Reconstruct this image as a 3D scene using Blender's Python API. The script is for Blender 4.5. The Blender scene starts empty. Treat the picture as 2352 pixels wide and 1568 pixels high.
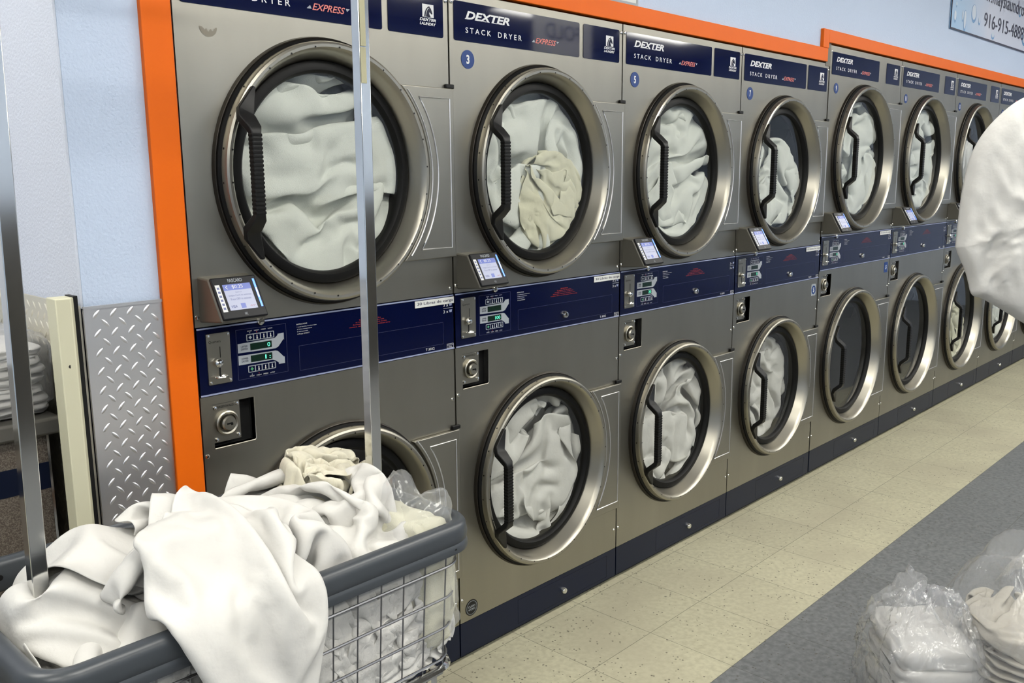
import bpy, math, random
import numpy as np
from mathutils import Vector, Matrix, noise

PI = math.pi
scene = bpy.context.scene
COL = scene.collection

# ------------------------------------------------------------------ camera, world, lights, exposure
cam = bpy.data.cameras.new('camera')
cam_ob = bpy.data.objects.new('camera', cam)
COL.objects.link(cam_ob)
_M = ((0.6851, -0.7284, -0.0078), (0.1364, 0.1178, 0.9836), (0.7155, 0.6750, -0.1803))
_r = Vector(_M[0]).normalized(); _f = Vector(_M[2]).normalized(); _u = (-_r.cross(_f)).normalized() * -1
_u = _r.cross(_f)
_mat = Matrix((( _r.x, _u.x, -_f.x, -0.9694), (_r.y, _u.y, -_f.y, -1.9003), (_r.z, _u.z, -_f.z, 1.4737), (0, 0, 0, 1)))
cam_ob.matrix_world = _mat
cam.sensor_width = 36.0
cam.lens = 36.0 * 2073.9 / 2352.0
cam.clip_start = 0.02
scene.camera = cam_ob

world = bpy.data.worlds.new('world')
scene.world = world
world.use_nodes = True
world.node_tree.nodes['Background'].inputs[0].default_value = (0.75, 0.8, 0.9, 1)
world.node_tree.nodes['Background'].inputs[1].default_value = 0.05
vs = scene.view_settings
vs.view_transform = 'Standard'; vs.look = 'None'; vs.gamma = 1.0; vs.use_curve_mapping = False
vs.exposure = 0.05
scene.cycles.use_denoising = True
scene.cycles.max_bounces = 5
scene.cycles.diffuse_bounces = 2
scene.cycles.glossy_bounces = 3
scene.cycles.caustics_reflective = False
scene.cycles.caustics_refractive = False
scene.cycles.adaptive_threshold = 0.08
scene.cycles.transparent_max_bounces = 8
scene.cycles.sample_clamp_indirect = 6
CEIL = 3.0
FLOOR = -0.02
LAMP = 8.0          # brightness of the ceiling troffers' diffusers
LAMPS = [(x, y) for x in (-2.2, -0.2, 1.8, 3.8, 5.8, 7.8) for y in (-1.75, -3.9)] + [(-1.5, 0.35)]

# ------------------------------------------------------------------ materials
def new_mat(name):
    m = bpy.data.materials.new(name); m.use_nodes = True
    nt = m.node_tree
    return m, nt, nt.nodes['Principled BSDF']
def lk(nt, a, b): nt.links.new(a, b)
def simple(name, col, rough=0.5, metal=0.0, bump=0.0, bscale=100.0, coat=0.0, spec=0.5, mott=0.0):
    m, nt, b = new_mat(name)
    b.inputs['Base Color'].default_value = (*col, 1); b.inputs['Roughness'].default_value = rough
    b.inputs['Metallic'].default_value = metal; b.inputs['Coat Weight'].default_value = coat
    b.inputs['Specular IOR Level'].default_value = spec
    tc = nt.nodes.new('ShaderNodeTexCoord')
    if bump:
        n = nt.nodes.new('ShaderNodeTexNoise'); n.inputs['Scale'].default_value = bscale; n.inputs['Detail'].default_value = 4
        lk(nt, tc.outputs['Object'], n.inputs['Vector'])
        bp = nt.nodes.new('ShaderNodeBump'); bp.inputs['Strength'].default_value = bump; bp.inputs['Distance'].default_value = 0.002
        lk(nt, n.outputs['Fac'], bp.inputs['Height']); lk(nt, bp.outputs['Normal'], b.inputs['Normal'])
    if mott:
        n = nt.nodes.new('ShaderNodeTexNoise'); n.inputs['Scale'].default_value = 7; n.inputs['Detail'].default_value = 5
        lk(nt, tc.outputs['Object'], n.inputs['Vector'])
        r = nt.nodes.new('ShaderNodeMapRange'); r.inputs[3].default_value = 1 - mott; r.inputs[4].default_value = 1 + mott
        lk(nt, n.outputs['Fac'], r.inputs[0])
        mx = nt.nodes.new('ShaderNodeVectorMath'); mx.operation = 'SCALE'; mx.inputs[0].default_value = col
        lk(nt, r.outputs[0], mx.inputs['Scale']); lk(nt, mx.outputs[0], b.inputs['Base Color'])
    return m
def emis(name, col, s, base=(0.01, 0.01, 0.01)):
    m, nt, b = new_mat(name)
    b.inputs['Base Color'].default_value = (*base, 1); b.inputs['Emission Color'].default_value = (*col, 1)
    b.inputs['Emission Strength'].default_value = s; b.inputs['Roughness'].default_value = 0.3
    return m
def no_sample():
    for k in ('led', 'lcd', 'lcd_head', 'bluebar', 'whitebar'): M[k].cycles.emission_sampling = 'NONE'
def brushed(name, col, rough, sx, sz, stain=0.0):
    m, nt, b = new_mat(name)
    b.inputs['Metallic'].default_value = 1.0; b.inputs['Anisotropic'].default_value = 0.4
    tc = nt.nodes.new('ShaderNodeTexCoord'); mp = nt.nodes.new('ShaderNodeMapping')
    mp.inputs['Scale'].default_value = (sx, 40, sz); lk(nt, tc.outputs['Object'], mp.inputs[0])
    n = nt.nodes.new('ShaderNodeTexNoise'); n.inputs['Scale'].default_value = 1; n.inputs['Detail'].default_value = 5
    lk(nt, mp.outputs[0], n.inputs['Vector'])
    r = nt.nodes.new('ShaderNodeMapRange'); r.inputs[3].default_value = rough - 0.06; r.inputs[4].default_value = rough + 0.07
    lk(nt, n.outputs['Fac'], r.inputs[0]); lk(nt, r.outputs[0], b.inputs['Roughness'])
    bp = nt.nodes.new('ShaderNodeBump'); bp.inputs['Strength'].default_value = 0.12; bp.inputs['Distance'].default_value = 0.0006
    lk(nt, n.outputs['Fac'], bp.inputs['Height']); lk(nt, bp.outputs['Normal'], b.inputs['Normal'])
    n2 = nt.nodes.new('ShaderNodeTexNoise'); n2.inputs['Scale'].default_value = 3.0; n2.inputs['Detail'].default_value = 3
    mp2 = nt.nodes.new('ShaderNodeMapping'); mp2.inputs['Scale'].default_value = (2.2, 1, 0.5)
    lk(nt, tc.outputs['Object'], mp2.inputs[0]); lk(nt, mp2.outputs[0], n2.inputs['Vector'])
    rm = nt.nodes.new('ShaderNodeMapRange'); rm.inputs[3].default_value = 0.86; rm.inputs[4].default_value = 1.12
    lk(nt, n2.outputs['Fac'], rm.inputs[0])
    mx = nt.nodes.new('ShaderNodeVectorMath'); mx.operation = 'SCALE'; mx.inputs[0].default_value = col
    lk(nt, rm.outputs[0], mx.inputs['Scale']); lk(nt, mx.outputs[0], b.inputs['Base Color'])
    return m

M = {}
M['steel'] = brushed('brushed_steel', (0.365, 0.348, 0.300), 0.38, 4, 900)
M['rim'] = simple('rim_steel', (0.40, 0.38, 0.325), 0.34, 1.0)
M['steel_dark'] = simple('rim_steel_dark', (0.035, 0.030, 0.024), 0.35, 0.6)
M['chrome'] = simple('chrome', (0.72, 0.72, 0.70), 0.12, 1.0)
M['dark_chrome'] = simple('dull_chrome', (0.50, 0.49, 0.47), 0.16, 1.0)
M['wire'] = simple('wire_steel', (0.28, 0.28, 0.29), 0.3, 1.0)
M['drum'] = simple('drum_metal', (0.16, 0.165, 0.16), 0.45, 0.8, 0.2, 60)
M['navy'] = simple('navy_panel', (0.0008, 0.003, 0.028), 0.14, 0.0, spec=0.30)
M['header_navy'] = simple('glossy_header', (0.0008, 0.003, 0.036), 0.05, 0.0, spec=0.6)
M['navy_dark'] = simple('navy_kick', (0.005, 0.009, 0.026), 0.35, 0.0, spec=0.25)
M['black'] = simple('black_plastic', (0.007, 0.007, 0.007), 0.42, spec=0.3)
M['rubber'] = simple('black_rubber', (0.005, 0.005, 0.005), 0.5, spec=0.2)
M['void'] = simple('dark_gap', (0.004, 0.004, 0.004), 0.9)
M['bezel'] = simple('bezel_plastic', (0.008, 0.0085, 0.011), 0.35, spec=0.2)
M['housing'] = simple('reader_housing', (0.115, 0.108, 0.088), 0.45, 0.1)
M['white'] = simple('white_print', (0.78, 0.79, 0.80), 0.5)
M['grey_print'] = simple('grey_print', (0.36, 0.39, 0.43), 0.5)
M['blue_line'] = simple('pale_blue_print', (0.30, 0.34, 0.52), 0.5)
M['faint_line'] = simple('faint_outline', (0.035, 0.042, 0.11), 0.5)
M['red_print'] = simple('red_print', (0.50, 0.035, 0.015), 0.5)
M['pink_print'] = simple('coral_print', (0.72, 0.20, 0.17), 0.5)
M['blue_badge'] = simple('blue_badge', (0.004, 0.04, 0.20), 0.4)
M['display'] = simple('green_display_glass', (0.003, 0.02, 0.012), 0.2)
M['led'] = emis('led_green', (0.15, 1.0, 0.62), 1.6)
M['lcd_head'] = emis('lcd_header', (0.13, 0.18, 0.55), 1.0)
M['lcd'] = emis('lcd_screen', (0.52, 0.55, 0.72), 0.9)
M['lcd_ink'] = simple('lcd_ink', (0.16, 0.18, 0.36), 0.5)
M['bluebar'] = emis('blue_light_bar', (0.08, 0.22, 1.0), 3.0)
M['whitebar'] = emis('white_light_bar', (0.7, 0.8, 1.0), 2.0)
M['orange'] = simple('orange_paint', (0.86, 0.150, 0.003), 0.5, bump=0.15, bscale=60, mott=0.05, spec=0.25)
M['wall'] = simple('pale_blue_wall', (0.56, 0.66, 0.84), 0.6, bump=0.9, bscale=160)
M['wall_b'] = simple('paler_blue_wall', (0.66, 0.70, 0.80), 0.6, bump=0.9, bscale=150)
M['ceil'] = simple('ceiling_tile', (0.6, 0.6, 0.58), 0.9)
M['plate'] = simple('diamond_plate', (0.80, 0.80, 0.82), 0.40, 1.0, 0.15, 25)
M['cream'] = simple('cream_plastic', (0.66, 0.64, 0.47), 0.5, mott=0.04)
M['grey_rim'] = simple('grey_bumper', (0.050, 0.057, 0.066), 0.34, bump=0.1, bscale=30)
M['counter'] = simple('counter_grey', (0.10, 0.095, 0.085), 0.5)
M['paper'] = simple('white_paper', (0.75, 0.76, 0.74), 0.6)
M['caster'] = simple('caster_rubber', (0.05, 0.05, 0.05), 0.6)
M['bulb'] = emis('troffer_light', (1.0, 0.975, 0.90), LAMP, (0.8, 0.8, 0.8)); M['bulb'].cycles.emission_sampling = 'NONE'
M['frame_white'] = simple('white_metal', (0.7, 0.7, 0.7), 0.4)
M['dark_mach'] = simple('dark_machine', (0.09, 0.085, 0.08), 0.4, 0.3)
M['tint'] = simple('window_dark', (0.02, 0.025, 0.035), 0.08)

no_sample()
def cloth_mat(name, col, scale=900.0, weave=0.25):
    m, nt, b = new_mat(name)
    b.inputs['Base Color'].default_value = (*col, 1); b.inputs['Roughness'].default_value = 0.85
    b.inputs['Specular IOR Level'].default_value = 0.2
    b.inputs['Sheen Weight'].default_value = 0.15
    tc = nt.nodes.new('ShaderNodeTexCoord')
    n = nt.nodes.new('ShaderNodeTexNoise'); n.inputs['Scale'].default_value = 34; n.inputs['Detail'].default_value = 3
    lk(nt, tc.outputs['Object'], n.inputs['Vector'])
    n2 = nt.nodes.new('ShaderNodeTexNoise'); n2.inputs['Scale'].default_value = scale; n2.inputs['Detail'].default_value = 1
    lk(nt, tc.outputs['Object'], n2.inputs['Vector'])
    ad = nt.nodes.new('ShaderNodeMath'); ad.operation = 'MULTIPLY_ADD'; ad.inputs[1].default_value = weave
    lk(nt, n2.outputs['Fac'], ad.inputs[0]); lk(nt, n.outputs['Fac'], ad.inputs[2])
    n3 = nt.nodes.new('ShaderNodeTexNoise'); n3.noise_type = 'RIDGED_MULTIFRACTAL'; n3.inputs['Scale'].default_value = 9; n3.inputs['Detail'].default_value = 3; n3.inputs['Distortion'].default_value = 0.8
    lk(nt, tc.outputs['Object'], n3.inputs['Vector'])
    ad2 = nt.nodes.new('ShaderNodeMath'); ad2.operation = 'MULTIPLY_ADD'; ad2.inputs[1].default_value = 0.55; lk(nt, n3.outputs['Fac'], ad2.inputs[0]); lk(nt, ad.outputs[0], ad2.inputs[2])
    bp = nt.nodes.new('ShaderNodeBump'); bp.inputs['Strength'].default_value = 0.5; bp.inputs['Distance'].default_value = 0.005
    lk(nt, ad2.outputs[0], bp.inputs['Height']); lk(nt, bp.outputs['Normal'], b.inputs['Normal'])
    return m
M['sheet'] = cloth_mat('white_cotton', (0.67, 0.66, 0.63), 1200, 0.05)
M['cream_sheet'] = cloth_mat('cream_cotton', (0.68, 0.645, 0.52), 1200, 0.05)
M['ivory_sheet'] = cloth_mat('ivory_cotton', (0.50, 0.47, 0.40), 1200, 0.05)
M['towel'] = cloth_mat('white_terry', (0.72, 0.74, 0.69), 700, 0.5)
M['cream_towel'] = cloth_mat('cream_terry', (0.72, 0.70, 0.54), 700, 0.5)

def glass_mat(name, tint, gloss_ior=1.45, rough=0.02, milk=0.0, wrinkle=0.0):
    m = bpy.data.materials.new(name); m.use_nodes = True; nt = m.node_tree; nt.nodes.clear()
    out = nt.nodes.new('ShaderNodeOutputMaterial')
    tr = nt.nodes.new('ShaderNodeBsdfTransparent'); tr.inputs[0].default_value = (*tint, 1)
    gl = nt.nodes.new('ShaderNodeBsdfGlossy'); gl.inputs['Roughness'].default_value = rough; gl.inputs[0].default_value = (1, 1, 1, 1)
    fr = nt.nodes.new('ShaderNodeLayerWeight'); fr.inputs[0].default_value = 0.5
    pw = nt.nodes.new('ShaderNodeMath'); pw.operation = 'POWER'; pw.inputs[1].default_value = 3.5; lk(nt, fr.outputs['Facing'], pw.inputs[0])
    ma = nt.nodes.new('ShaderNodeMath'); ma.operation = 'MULTIPLY_ADD'; ma.inputs[1].default_value = 0.6; ma.inputs[2].default_value = gloss_ior; lk(nt, pw.outputs[0], ma.inputs[0])
    mx = nt.nodes.new('ShaderNodeMixShader')
    src = tr
    if milk:
        df = nt.nodes.new('ShaderNodeBsdfTranslucent'); df.inputs[0].default_value = (0.9, 0.92, 0.95, 1)
        dd = nt.nodes.new('ShaderNodeBsdfDiffuse'); dd.inputs[0].default_value = (0.9, 0.92, 0.95, 1)
        m1 = nt.nodes.new('ShaderNodeMixShader'); m1.inputs[0].default_value = 0.5
        lk(nt, df.outputs[0], m1.inputs[1]); lk(nt, dd.outputs[0], m1.inputs[2])
        m2 = nt.nodes.new('ShaderNodeMixShader'); m2.inputs[0].default_value = milk
        lk(nt, tr.outputs[0], m2.inputs[1]); lk(nt, m1.outputs[0], m2.inputs[2]); src = m2
    if wrinkle:
        tc = nt.nodes.new('ShaderNodeTexCoord')
        n = nt.nodes.new('ShaderNodeTexNoise'); n.inputs['Scale'].default_value = 28; n.inputs['Detail'].default_value = 5
        n.inputs['Distortion'].default_value = 1.5
        try: n.noise_type = 'RIDGED_MULTIFRACTAL'
        except Exception: pass
        lk(nt, tc.outputs['Object'], n.inputs['Vector'])
        bp = nt.nodes.new('ShaderNodeBump'); bp.inputs['Strength'].default_value = wrinkle; bp.inputs['Distance'].default_value = 0.01
        lk(nt, n.outputs['Fac'], bp.inputs['Height'])
        lk(nt, bp.outputs['Normal'], gl.inputs['Normal']); lk(nt, bp.outputs['Normal'], fr.inputs['Normal'])
    lk(nt, ma.outputs[0], mx.inputs[0]); lk(nt, src.outputs[0], mx.inputs[1]); lk(nt, gl.outputs[0], mx.inputs[2])
    lk(nt, mx.outputs[0], out.inputs[0])
    return m
M['glass'] = glass_mat('door_glass', (0.94, 0.95, 0.935), 0.03)
M['plastic'] = glass_mat('clear_plastic', (0.99, 0.99, 0.995), 0.05, 0.14, 0.22, 0.6)
M['plastic_milk'] = glass_mat('milky_plastic', (0.99, 0.99, 0.995), 0.05, 0.2, 0.16, 0.4)

def floor_mat():
    m, nt, b = new_mat('vinyl_tiles')
    geo = nt.nodes.new('ShaderNodeNewGeometry'); sep = nt.nodes.new('ShaderNodeSeparateXYZ'); lk(nt, geo.outputs['Position'], sep.inputs[0])
    def mth(op, a, c=None, d=None):
        n = nt.nodes.new('ShaderNodeMath'); n.operation = op
        for i, v in enumerate((a, c, d)):
            if v is None: continue
            if isinstance(v, (int, float)): n.inputs[i].default_value = v
            else: lk(nt, v, n.inputs[i])
        return n.outputs[0]
    T = 0.305
    def line(s, off):
        f = mth('FRACT', mth('DIVIDE', mth('ADD', s, off), T))
        e = mth('MINIMUM', f, mth('SUBTRACT', 1.0, f))
        return mth('LESS_THAN', e, 0.0035)
    lx = line(sep.outputs[0], 20 * T - 1.052); ly = line(sep.outputs[1], 20 * T + 0.0215)
    ln = mth('MAXIMUM', lx, ly)
    grey = mth('LESS_THAN', sep.outputs[1], -0.6315)
    # tile id variation
    ix = mth('FLOOR', mth('DIVIDE', mth('ADD', sep.outputs[0], 20 * T - 1.052), T)); iy = mth('FLOOR', mth('DIVIDE', mth('ADD', sep.outputs[1], 20 * T + 0.0215), T))
    cb = nt.nodes.new('ShaderNodeCombineXYZ'); lk(nt, ix, cb.inputs[0]); lk(nt, iy, cb.inputs[1])
    wn = nt.nodes.new('ShaderNodeTexWhiteNoise'); lk(nt, cb.outputs[0], wn.inputs['Vector'])
    def noi(sc, det, lac=2.0):
        n = nt.nodes.new('ShaderNodeTexNoise'); n.inputs['Scale'].default_value = sc; n.inputs['Detail'].default_value = det
        lk(nt, geo.outputs['Position'], n.inputs['Vector']); return n.outputs['Fac']
    big = noi(2.3, 4); mid = noi(55, 3)
    vor = nt.nodes.new('ShaderNodeTexVoronoi'); vor.inputs['Scale'].default_value = 60; lk(nt, geo.outputs['Position'], vor.inputs['Vector'])
    speck = mth('MULTIPLY', mth('LESS_THAN', vor.outputs['Distance'], 0.20), mth('GREATER_THAN', noi(23, 2), 0.53))
    def mixc(f, a, c):
        n = nt.nodes.new('ShaderNodeMix'); n.data_type = 'RGBA'
        lk(nt, f, n.inputs[0])
        for k, v in ((6, a), (7, c)):
            if isinstance(v, tuple): n.inputs[k].default_value = (*v, 1)
            else: lk(nt, v, n.inputs[k])
        return n.outputs[2]
    def ramp(v, lo, hi):
        n = nt.nodes.new('ShaderNodeMapRange'); n.inputs[1].default_value = lo; n.inputs[2].default_value = hi; lk(nt, v, n.inputs[0]); return n.outputs[0]
    cream = mixc(ramp(mid, 0.38, 0.66), (0.56, 0.535, 0.385), (0.47, 0.445, 0.315))
    cream = mixc(ramp(big, 0.45, 0.75), cream, (0.44, 0.41, 0.30))
    gry = mixc(ramp(mid, 0.35, 0.65), (0.135, 0.142, 0.148), (0.20, 0.207, 0.212))
    c = mixc(grey, cream, gry)
    hv = nt.nodes.new('ShaderNodeHueSaturation'); lk(nt, c, hv.inputs['Color'])
    lk(nt, mth('ADD', 0.94, mth('MULTIPLY', wn.outputs['Value'], 0.10)), hv.inputs['Value'])
    c = mixc(mth('MULTIPLY', speck, 0.75), hv.outputs[0], (0.07, 0.06, 0.045))
    c = mixc(mth('MULTIPLY', ln, 0.7), c, (0.06, 0.055, 0.045))
    lk(nt, c, b.inputs['Base Color'])
    lk(nt, mth('ADD', 0.30, mth('MULTIPLY', big, 0.25)), b.inputs['Roughness'])
    b.inputs['Specular IOR Level'].default_value = 0.35
    return m
M['floor'] = floor_mat()

def speckle_mat():
    m, nt, b = new_mat('speckled_laminate')
    tc = nt.nodes.new('ShaderNodeTexCoord'); n = nt.nodes.new('ShaderNodeTexNoise'); n.inputs['Scale'].default_value = 420; n.inputs['Detail'].default_value = 2
    lk(nt, tc.outputs['Object'], n.inputs['Vector'])
    cr = nt.nodes.new('ShaderNodeValToRGB'); cr.color_ramp.elements[0].position = 0.42; cr.color_ramp.elements[1].position = 0.62
    cr.color_ramp.elements[0].color = (0.085, 0.066, 0.052, 1); cr.color_ramp.elements[1].color = (0.20, 0.17, 0.14, 1)
    lk(nt, n.outputs['Fac'], cr.inputs[0]); lk(nt, cr.outputs[0], b.inputs['Base Color']); b.inputs['Roughness'].default_value = 0.6
    return m
M['laminate'] = speckle_mat()

def poster_mat():
    m, nt, b = new_mat('poster_bubbles')
    tc = nt.nodes.new('ShaderNodeTexCoord'); sep = nt.nodes.new('ShaderNodeSeparateXYZ'); lk(nt, tc.outputs['Object'], sep.inputs[0])
    r = nt.nodes.new('ShaderNodeMapRange'); r.inputs[1].default_value = 0.0; r.inputs[2].default_value = 1.6; lk(nt, sep.outputs[0], r.inputs[0])
    n = nt.nodes.new('ShaderNodeTexNoise'); n.inputs['Scale'].default_value = 2; lk(nt, tc.outputs['Object'], n.inputs['Vector'])
    ad = nt.nodes.new('ShaderNodeMath'); ad.operation = 'MULTIPLY_ADD'; ad.inputs[1].default_value = 0.5; lk(nt, n.outputs['Fac'], ad.inputs[0]); lk(nt, r.outputs[0], ad.inputs[2])
    cr = nt.nodes.new('ShaderNodeValToRGB'); cr.color_ramp.elements[0].position = 0.15; cr.color_ramp.elements[1].position = 0.75
    cr.color_ramp.elements[0].color = (0.27, 0.52, 0.80, 1); cr.color_ramp.elements[1].color = (0.68, 0.72, 0.86, 1)
    lk(nt, ad.outputs[0], cr.inputs[0]); lk(nt, cr.outputs[0], b.inputs['Base Color']); b.inputs['Roughness'].default_value = 0.35
    return m
M['poster'] = poster_mat()
M['bubble_hi'] = simple('bubble_light', (0.66, 0.74, 0.86), 0.3)
M['bubble_lo'] = simple('bubble_blue', (0.16, 0.36, 0.66), 0.3)
M['ink'] = simple('dark_ink', (0.02, 0.02, 0.06), 0.5)

# ------------------------------------------------------------------ mesh helpers
class MB:
    def __init__(s): s.v = []; s.f = []
    def add(s, vs, fs):
        o = len(s.v); s.v += [tuple(v) for v in vs]; s.f += [tuple(i + o for i in f) for f in fs]; return s
    def box(s, x0, y0, z0, x1, y1, z1):
        return s.add([(x0, y0, z0), (x1, y0, z0), (x1, y1, z0), (x0, y1, z0), (x0, y0, z1), (x1, y0, z1), (x1, y1, z1), (x0, y1, z1)],
                     [(0, 3, 2, 1), (4, 5, 6, 7), (0, 1, 5, 4), (1, 2, 6, 5), (2, 3, 7, 6), (3, 0, 4, 7)])
    def tube(s, pts, r, n=8, closed=False, sq=None, up=None):
        pts = [Vector(p) for p in pts]; N = len(pts); vs = []; fs = []
        prev = None
        for i, p in enumerate(pts):
            a = pts[(i - 1) % N] if (closed or i > 0) else p; b = pts[(i + 1) % N] if (closed or i < N - 1) else p
            t = (b - a).normalized()
            if up is not None: u = Vector(up)
            elif prev is None: u = Vector((0, 0, 1)) if abs(t.z) < 0.9 else Vector((0, 1, 0))
            else: u = prev
            sd = t.cross(u).normalized(); u2 = sd.cross(t).normalized(); prev = u2
            rr = r[i] if isinstance(r, (list, tuple)) else r
            for k in range(n):
                if sq:
                    c = ((1, 1), (-1, 1), (-1, -1), (1, -1))[k]; hw, hh = (rr if isinstance(rr, tuple) else (rr, rr))
                    vs.append(p + sd * c[0] * hw + u2 * c[1] * hh)
                else:
                    an = 2 * PI * k / n; vs.append(p + sd * math.cos(an) * rr + u2 * math.sin(an) * rr)
        for i in range(N if closed else N - 1):
            for k in range(n):
                a = i * n + k; b = i * n + (k + 1) % n; c = ((i + 1) % N) * n
                fs.append((a, b, c + (k + 1) % n, c + k))
        if not closed:
            fs.append(tuple(range(n - 1, -1, -1))); fs.append(tuple((N - 1) * n + k for k in range(n)))
        return s.add(vs, fs)
    def lathe_y(s, prof, cx, cz, n=72, a0=0.0, a1=2 * PI, y=0.0):
        full = abs(a1 - a0 - 2 * PI) < 1e-6; m = n if full else n + 1; vs = []; fs = []
        for i in range(m):
            a = a0 + (a1 - a0) * i / n
            for (r, yy) in prof: vs.append((cx + r * math.cos(a), y + yy, cz + r * math.sin(a)))
        L = len(prof)
        for i in range(n):
            for k in range(L - 1):
                p = i * L + k; q = ((i + 1) % m) * L + k
                fs.append((p, p + 1, q + 1, q))
        return s.add(vs, fs)
    def narrow(s, cx, k=0.965):
        s.v = [(cx + (x - cx) * k, y, z) for x, y, z in s.v]; return s
    def disc(s, cx, cz, r, y, n=48, th=0.0):
        vs = [(cx + r * math.cos(2 * PI * k / n), y, cz + r * math.sin(2 * PI * k / n)) for k in range(n)]
        fs = [tuple(range(n))]
        if th:
            vs += [(v[0], y + th, v[2]) for v in vs]; fs += [(k, k + n, (k + 1) % n + n, (k + 1) % n) for k in range(n)]
        return s.add(vs, fs)
    def prism(s, pts, y0, y1):
        n = len(pts); vs = [(x, y0, z) for x, z in pts] + [(x, y1, z) for x, z in pts]
        return s.add(vs, [tuple(range(n)), tuple(range(2 * n - 1, n - 1, -1))] + [(k, k + n, (k + 1) % n + n, (k + 1) % n) for k in range(n)])
    def rrect(s, x0, z0, x1, z1, r, y0, y1, k=4):
        pts = []
        for cx, cz, a in ((x1 - r, z0 + r, -PI / 2), (x1 - r, z1 - r, 0), (x0 + r, z1 - r, PI / 2), (x0 + r, z0 + r, PI)):
            for i in range(k + 1): pts.append((cx + r * math.cos(a + PI / 2 * i / k), cz + r * math.sin(a + PI / 2 * i / k)))
        return s.prism(pts, y0, y1)
    def frame(s, x0, z0, x1, z1, w, y0, y1):
        s.box(x0, y0, z0, x1, y1, z0 + w); s.box(x0, y0, z1 - w, x1, y1, z1); s.box(x0, y0, z0 + w, x0 + w, y1, z1 - w); s.box(x1 - w, y0, z0 + w, x1, y1, z1 - w); return s
    def hole_plate(s, x0, z0, x1, z1, cx, cz, r, y0, y1, n=96):
        # plate with a round hole: outer ring on the rectangle, inner ring on the circle
        angs = sorted(set([2 * PI * k / n for k in range(n)] + [math.atan2(z - cz, x - cx) % (2 * PI) for x in (x0, x1) for z in (z0, z1)]))
        o = []; i_ = []
        for a in angs:
            c, d = math.cos(a), math.sin(a); t = 1e9
            if c > 1e-9: t = min(t, (x1 - cx) / c)
            if c < -1e-9: t = min(t, (x0 - cx) / c)
            if d > 1e-9: t = min(t, (z1 - cz) / d)
            if d < -1e-9: t = min(t, (z0 - cz) / d)
            o.append((cx + c * t, cz + d * t)); i_.append((cx + c * r, cz + d * r))
        m = len(angs); vs = [(x, y0, z) for x, z in o] + [(x, y0, z) for x, z in i_] + [(x, y1, z) for x, z in o] + [(x, y1, z) for x, z in i_]
        fs = []
        for k in range(m):
            q = (k + 1) % m
            fs += [(k, q, m + q, m + k), (2 * m + k, 3 * m + k, 3 * m + q, 2 * m + q), (k, 2 * m + k, 2 * m + q, q), (m + k, m + q, 3 * m + q, 3 * m + k)]
        return s.add(vs, fs)
    def build(s, name, mat, parent=None, bevel=0.0, angle=35, sub=0, loc=None):
        me = bpy.data.meshes.new(name); me.from_pydata(s.v, [], s.f); me.validate(); me.update()
        if angle:
            me.shade_smooth(); me.set_sharp_from_angle(angle=math.radians(angle))
        if mat is not None: me.materials.append(M[mat] if isinstance(mat, str) else mat)
        o = bpy.data.objects.new(name, me); COL.objects.link(o)
        if parent is not None: o.parent = parent
        if bevel:
            b = o.modifiers.new('bevel', 'BEVEL'); b.width = bevel; b.segments = 2; b.limit_method = 'ANGLE'; b.angle_limit = math.radians(40)
        if sub:
            q = o.modifiers.new('sub', 'SUBSURF'); q.levels = 1; q.render_levels = sub
        if loc: o.location = loc
        return o

def tag(o, label=None, cat=None, group=None, kind=None):
    if label: o['label'] = label
    if cat: o['category'] = cat
    if group: o['group'] = group
    if kind: o['kind'] = kind
    return o
def empty(name, loc=(0, 0, 0), rz=0.0):
    o = bpy.data.objects.new(name, None); COL.objects.link(o); o.location = loc; o.rotation_euler = (0, 0, rz); o.empty_display_size = 0.1
    return o
def copy_tree(o, parent=None, kids=None):
    c = o.copy(); COL.objects.link(c)
    if parent is not None: c.parent = parent
    for ch in kids[o.name] if o.name in kids else (): copy_tree(ch, c, kids)
    return c
def kid_map():
    d = {}
    for o in bpy.data.objects:
        if o.parent: d.setdefault(o.parent.name, []).append(o)
    return d

_tc = {}
def text_geo(body, shear=0.0, space=1.0, bold=0.0):
    key = (body, shear, space, bold)
    if key in _tc: return _tc[key]
    cu = bpy.data.curves.new('t', 'FONT'); cu.body = body; cu.shear = shear; cu.space_character = space; cu.offset = bold; cu.resolution_u = 3
    cu.fill_mode = 'FRONT'
    ob = bpy.data.objects.new('t', cu); COL.objects.link(ob)
    dg = bpy.context.evaluated_depsgraph_get(); me = ob.evaluated_get(dg).to_mesh()
    vs = [v.co.copy() for v in me.vertices]; fs = [tuple(p.vertices) for p in me.polygons]
    bpy.data.objects.remove(ob); bpy.data.curves.remove(cu)
    x0 = min(v.x for v in vs); x1 = max(v.x for v in vs); y0 = min(v.y for v in vs); y1 = max(v.y for v in vs)
    g = ([((v.x - x0) / (x1 - x0), (v.y - y0) / (y1 - y0)) for v in vs], fs)
    _tc[key] = g; return g
def text(mb, body, x0, z0, x1, z1, y, shear=0.0, space=1.0, bold=0.0, slope=0.0):
    vs, fs = text_geo(body, shear, space, bold)
    return mb.add([(x0 + u * (x1 - x0), y, z0 + v * (z1 - z0) + slope * u) for u, v in vs], fs)

# ------------------------------------------------------------------ the room
def struct(mb, name, mat, **k):
    o = mb.build(name, mat, **k); o['kind'] = 'structure'; return o
XW0, XW1, YB = -4.2, 10.0, -5.2
struct(MB().box(XW0 - .1, YB - .1, FLOOR - .1, XW1 + .1, 1.3, FLOOR), 'floor', 'floor')
struct(MB().box(XW0 - .1, YB - .1, CEIL, XW1 + .1, 1.3, CEIL + .08), 'ceiling', 'ceil')
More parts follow.
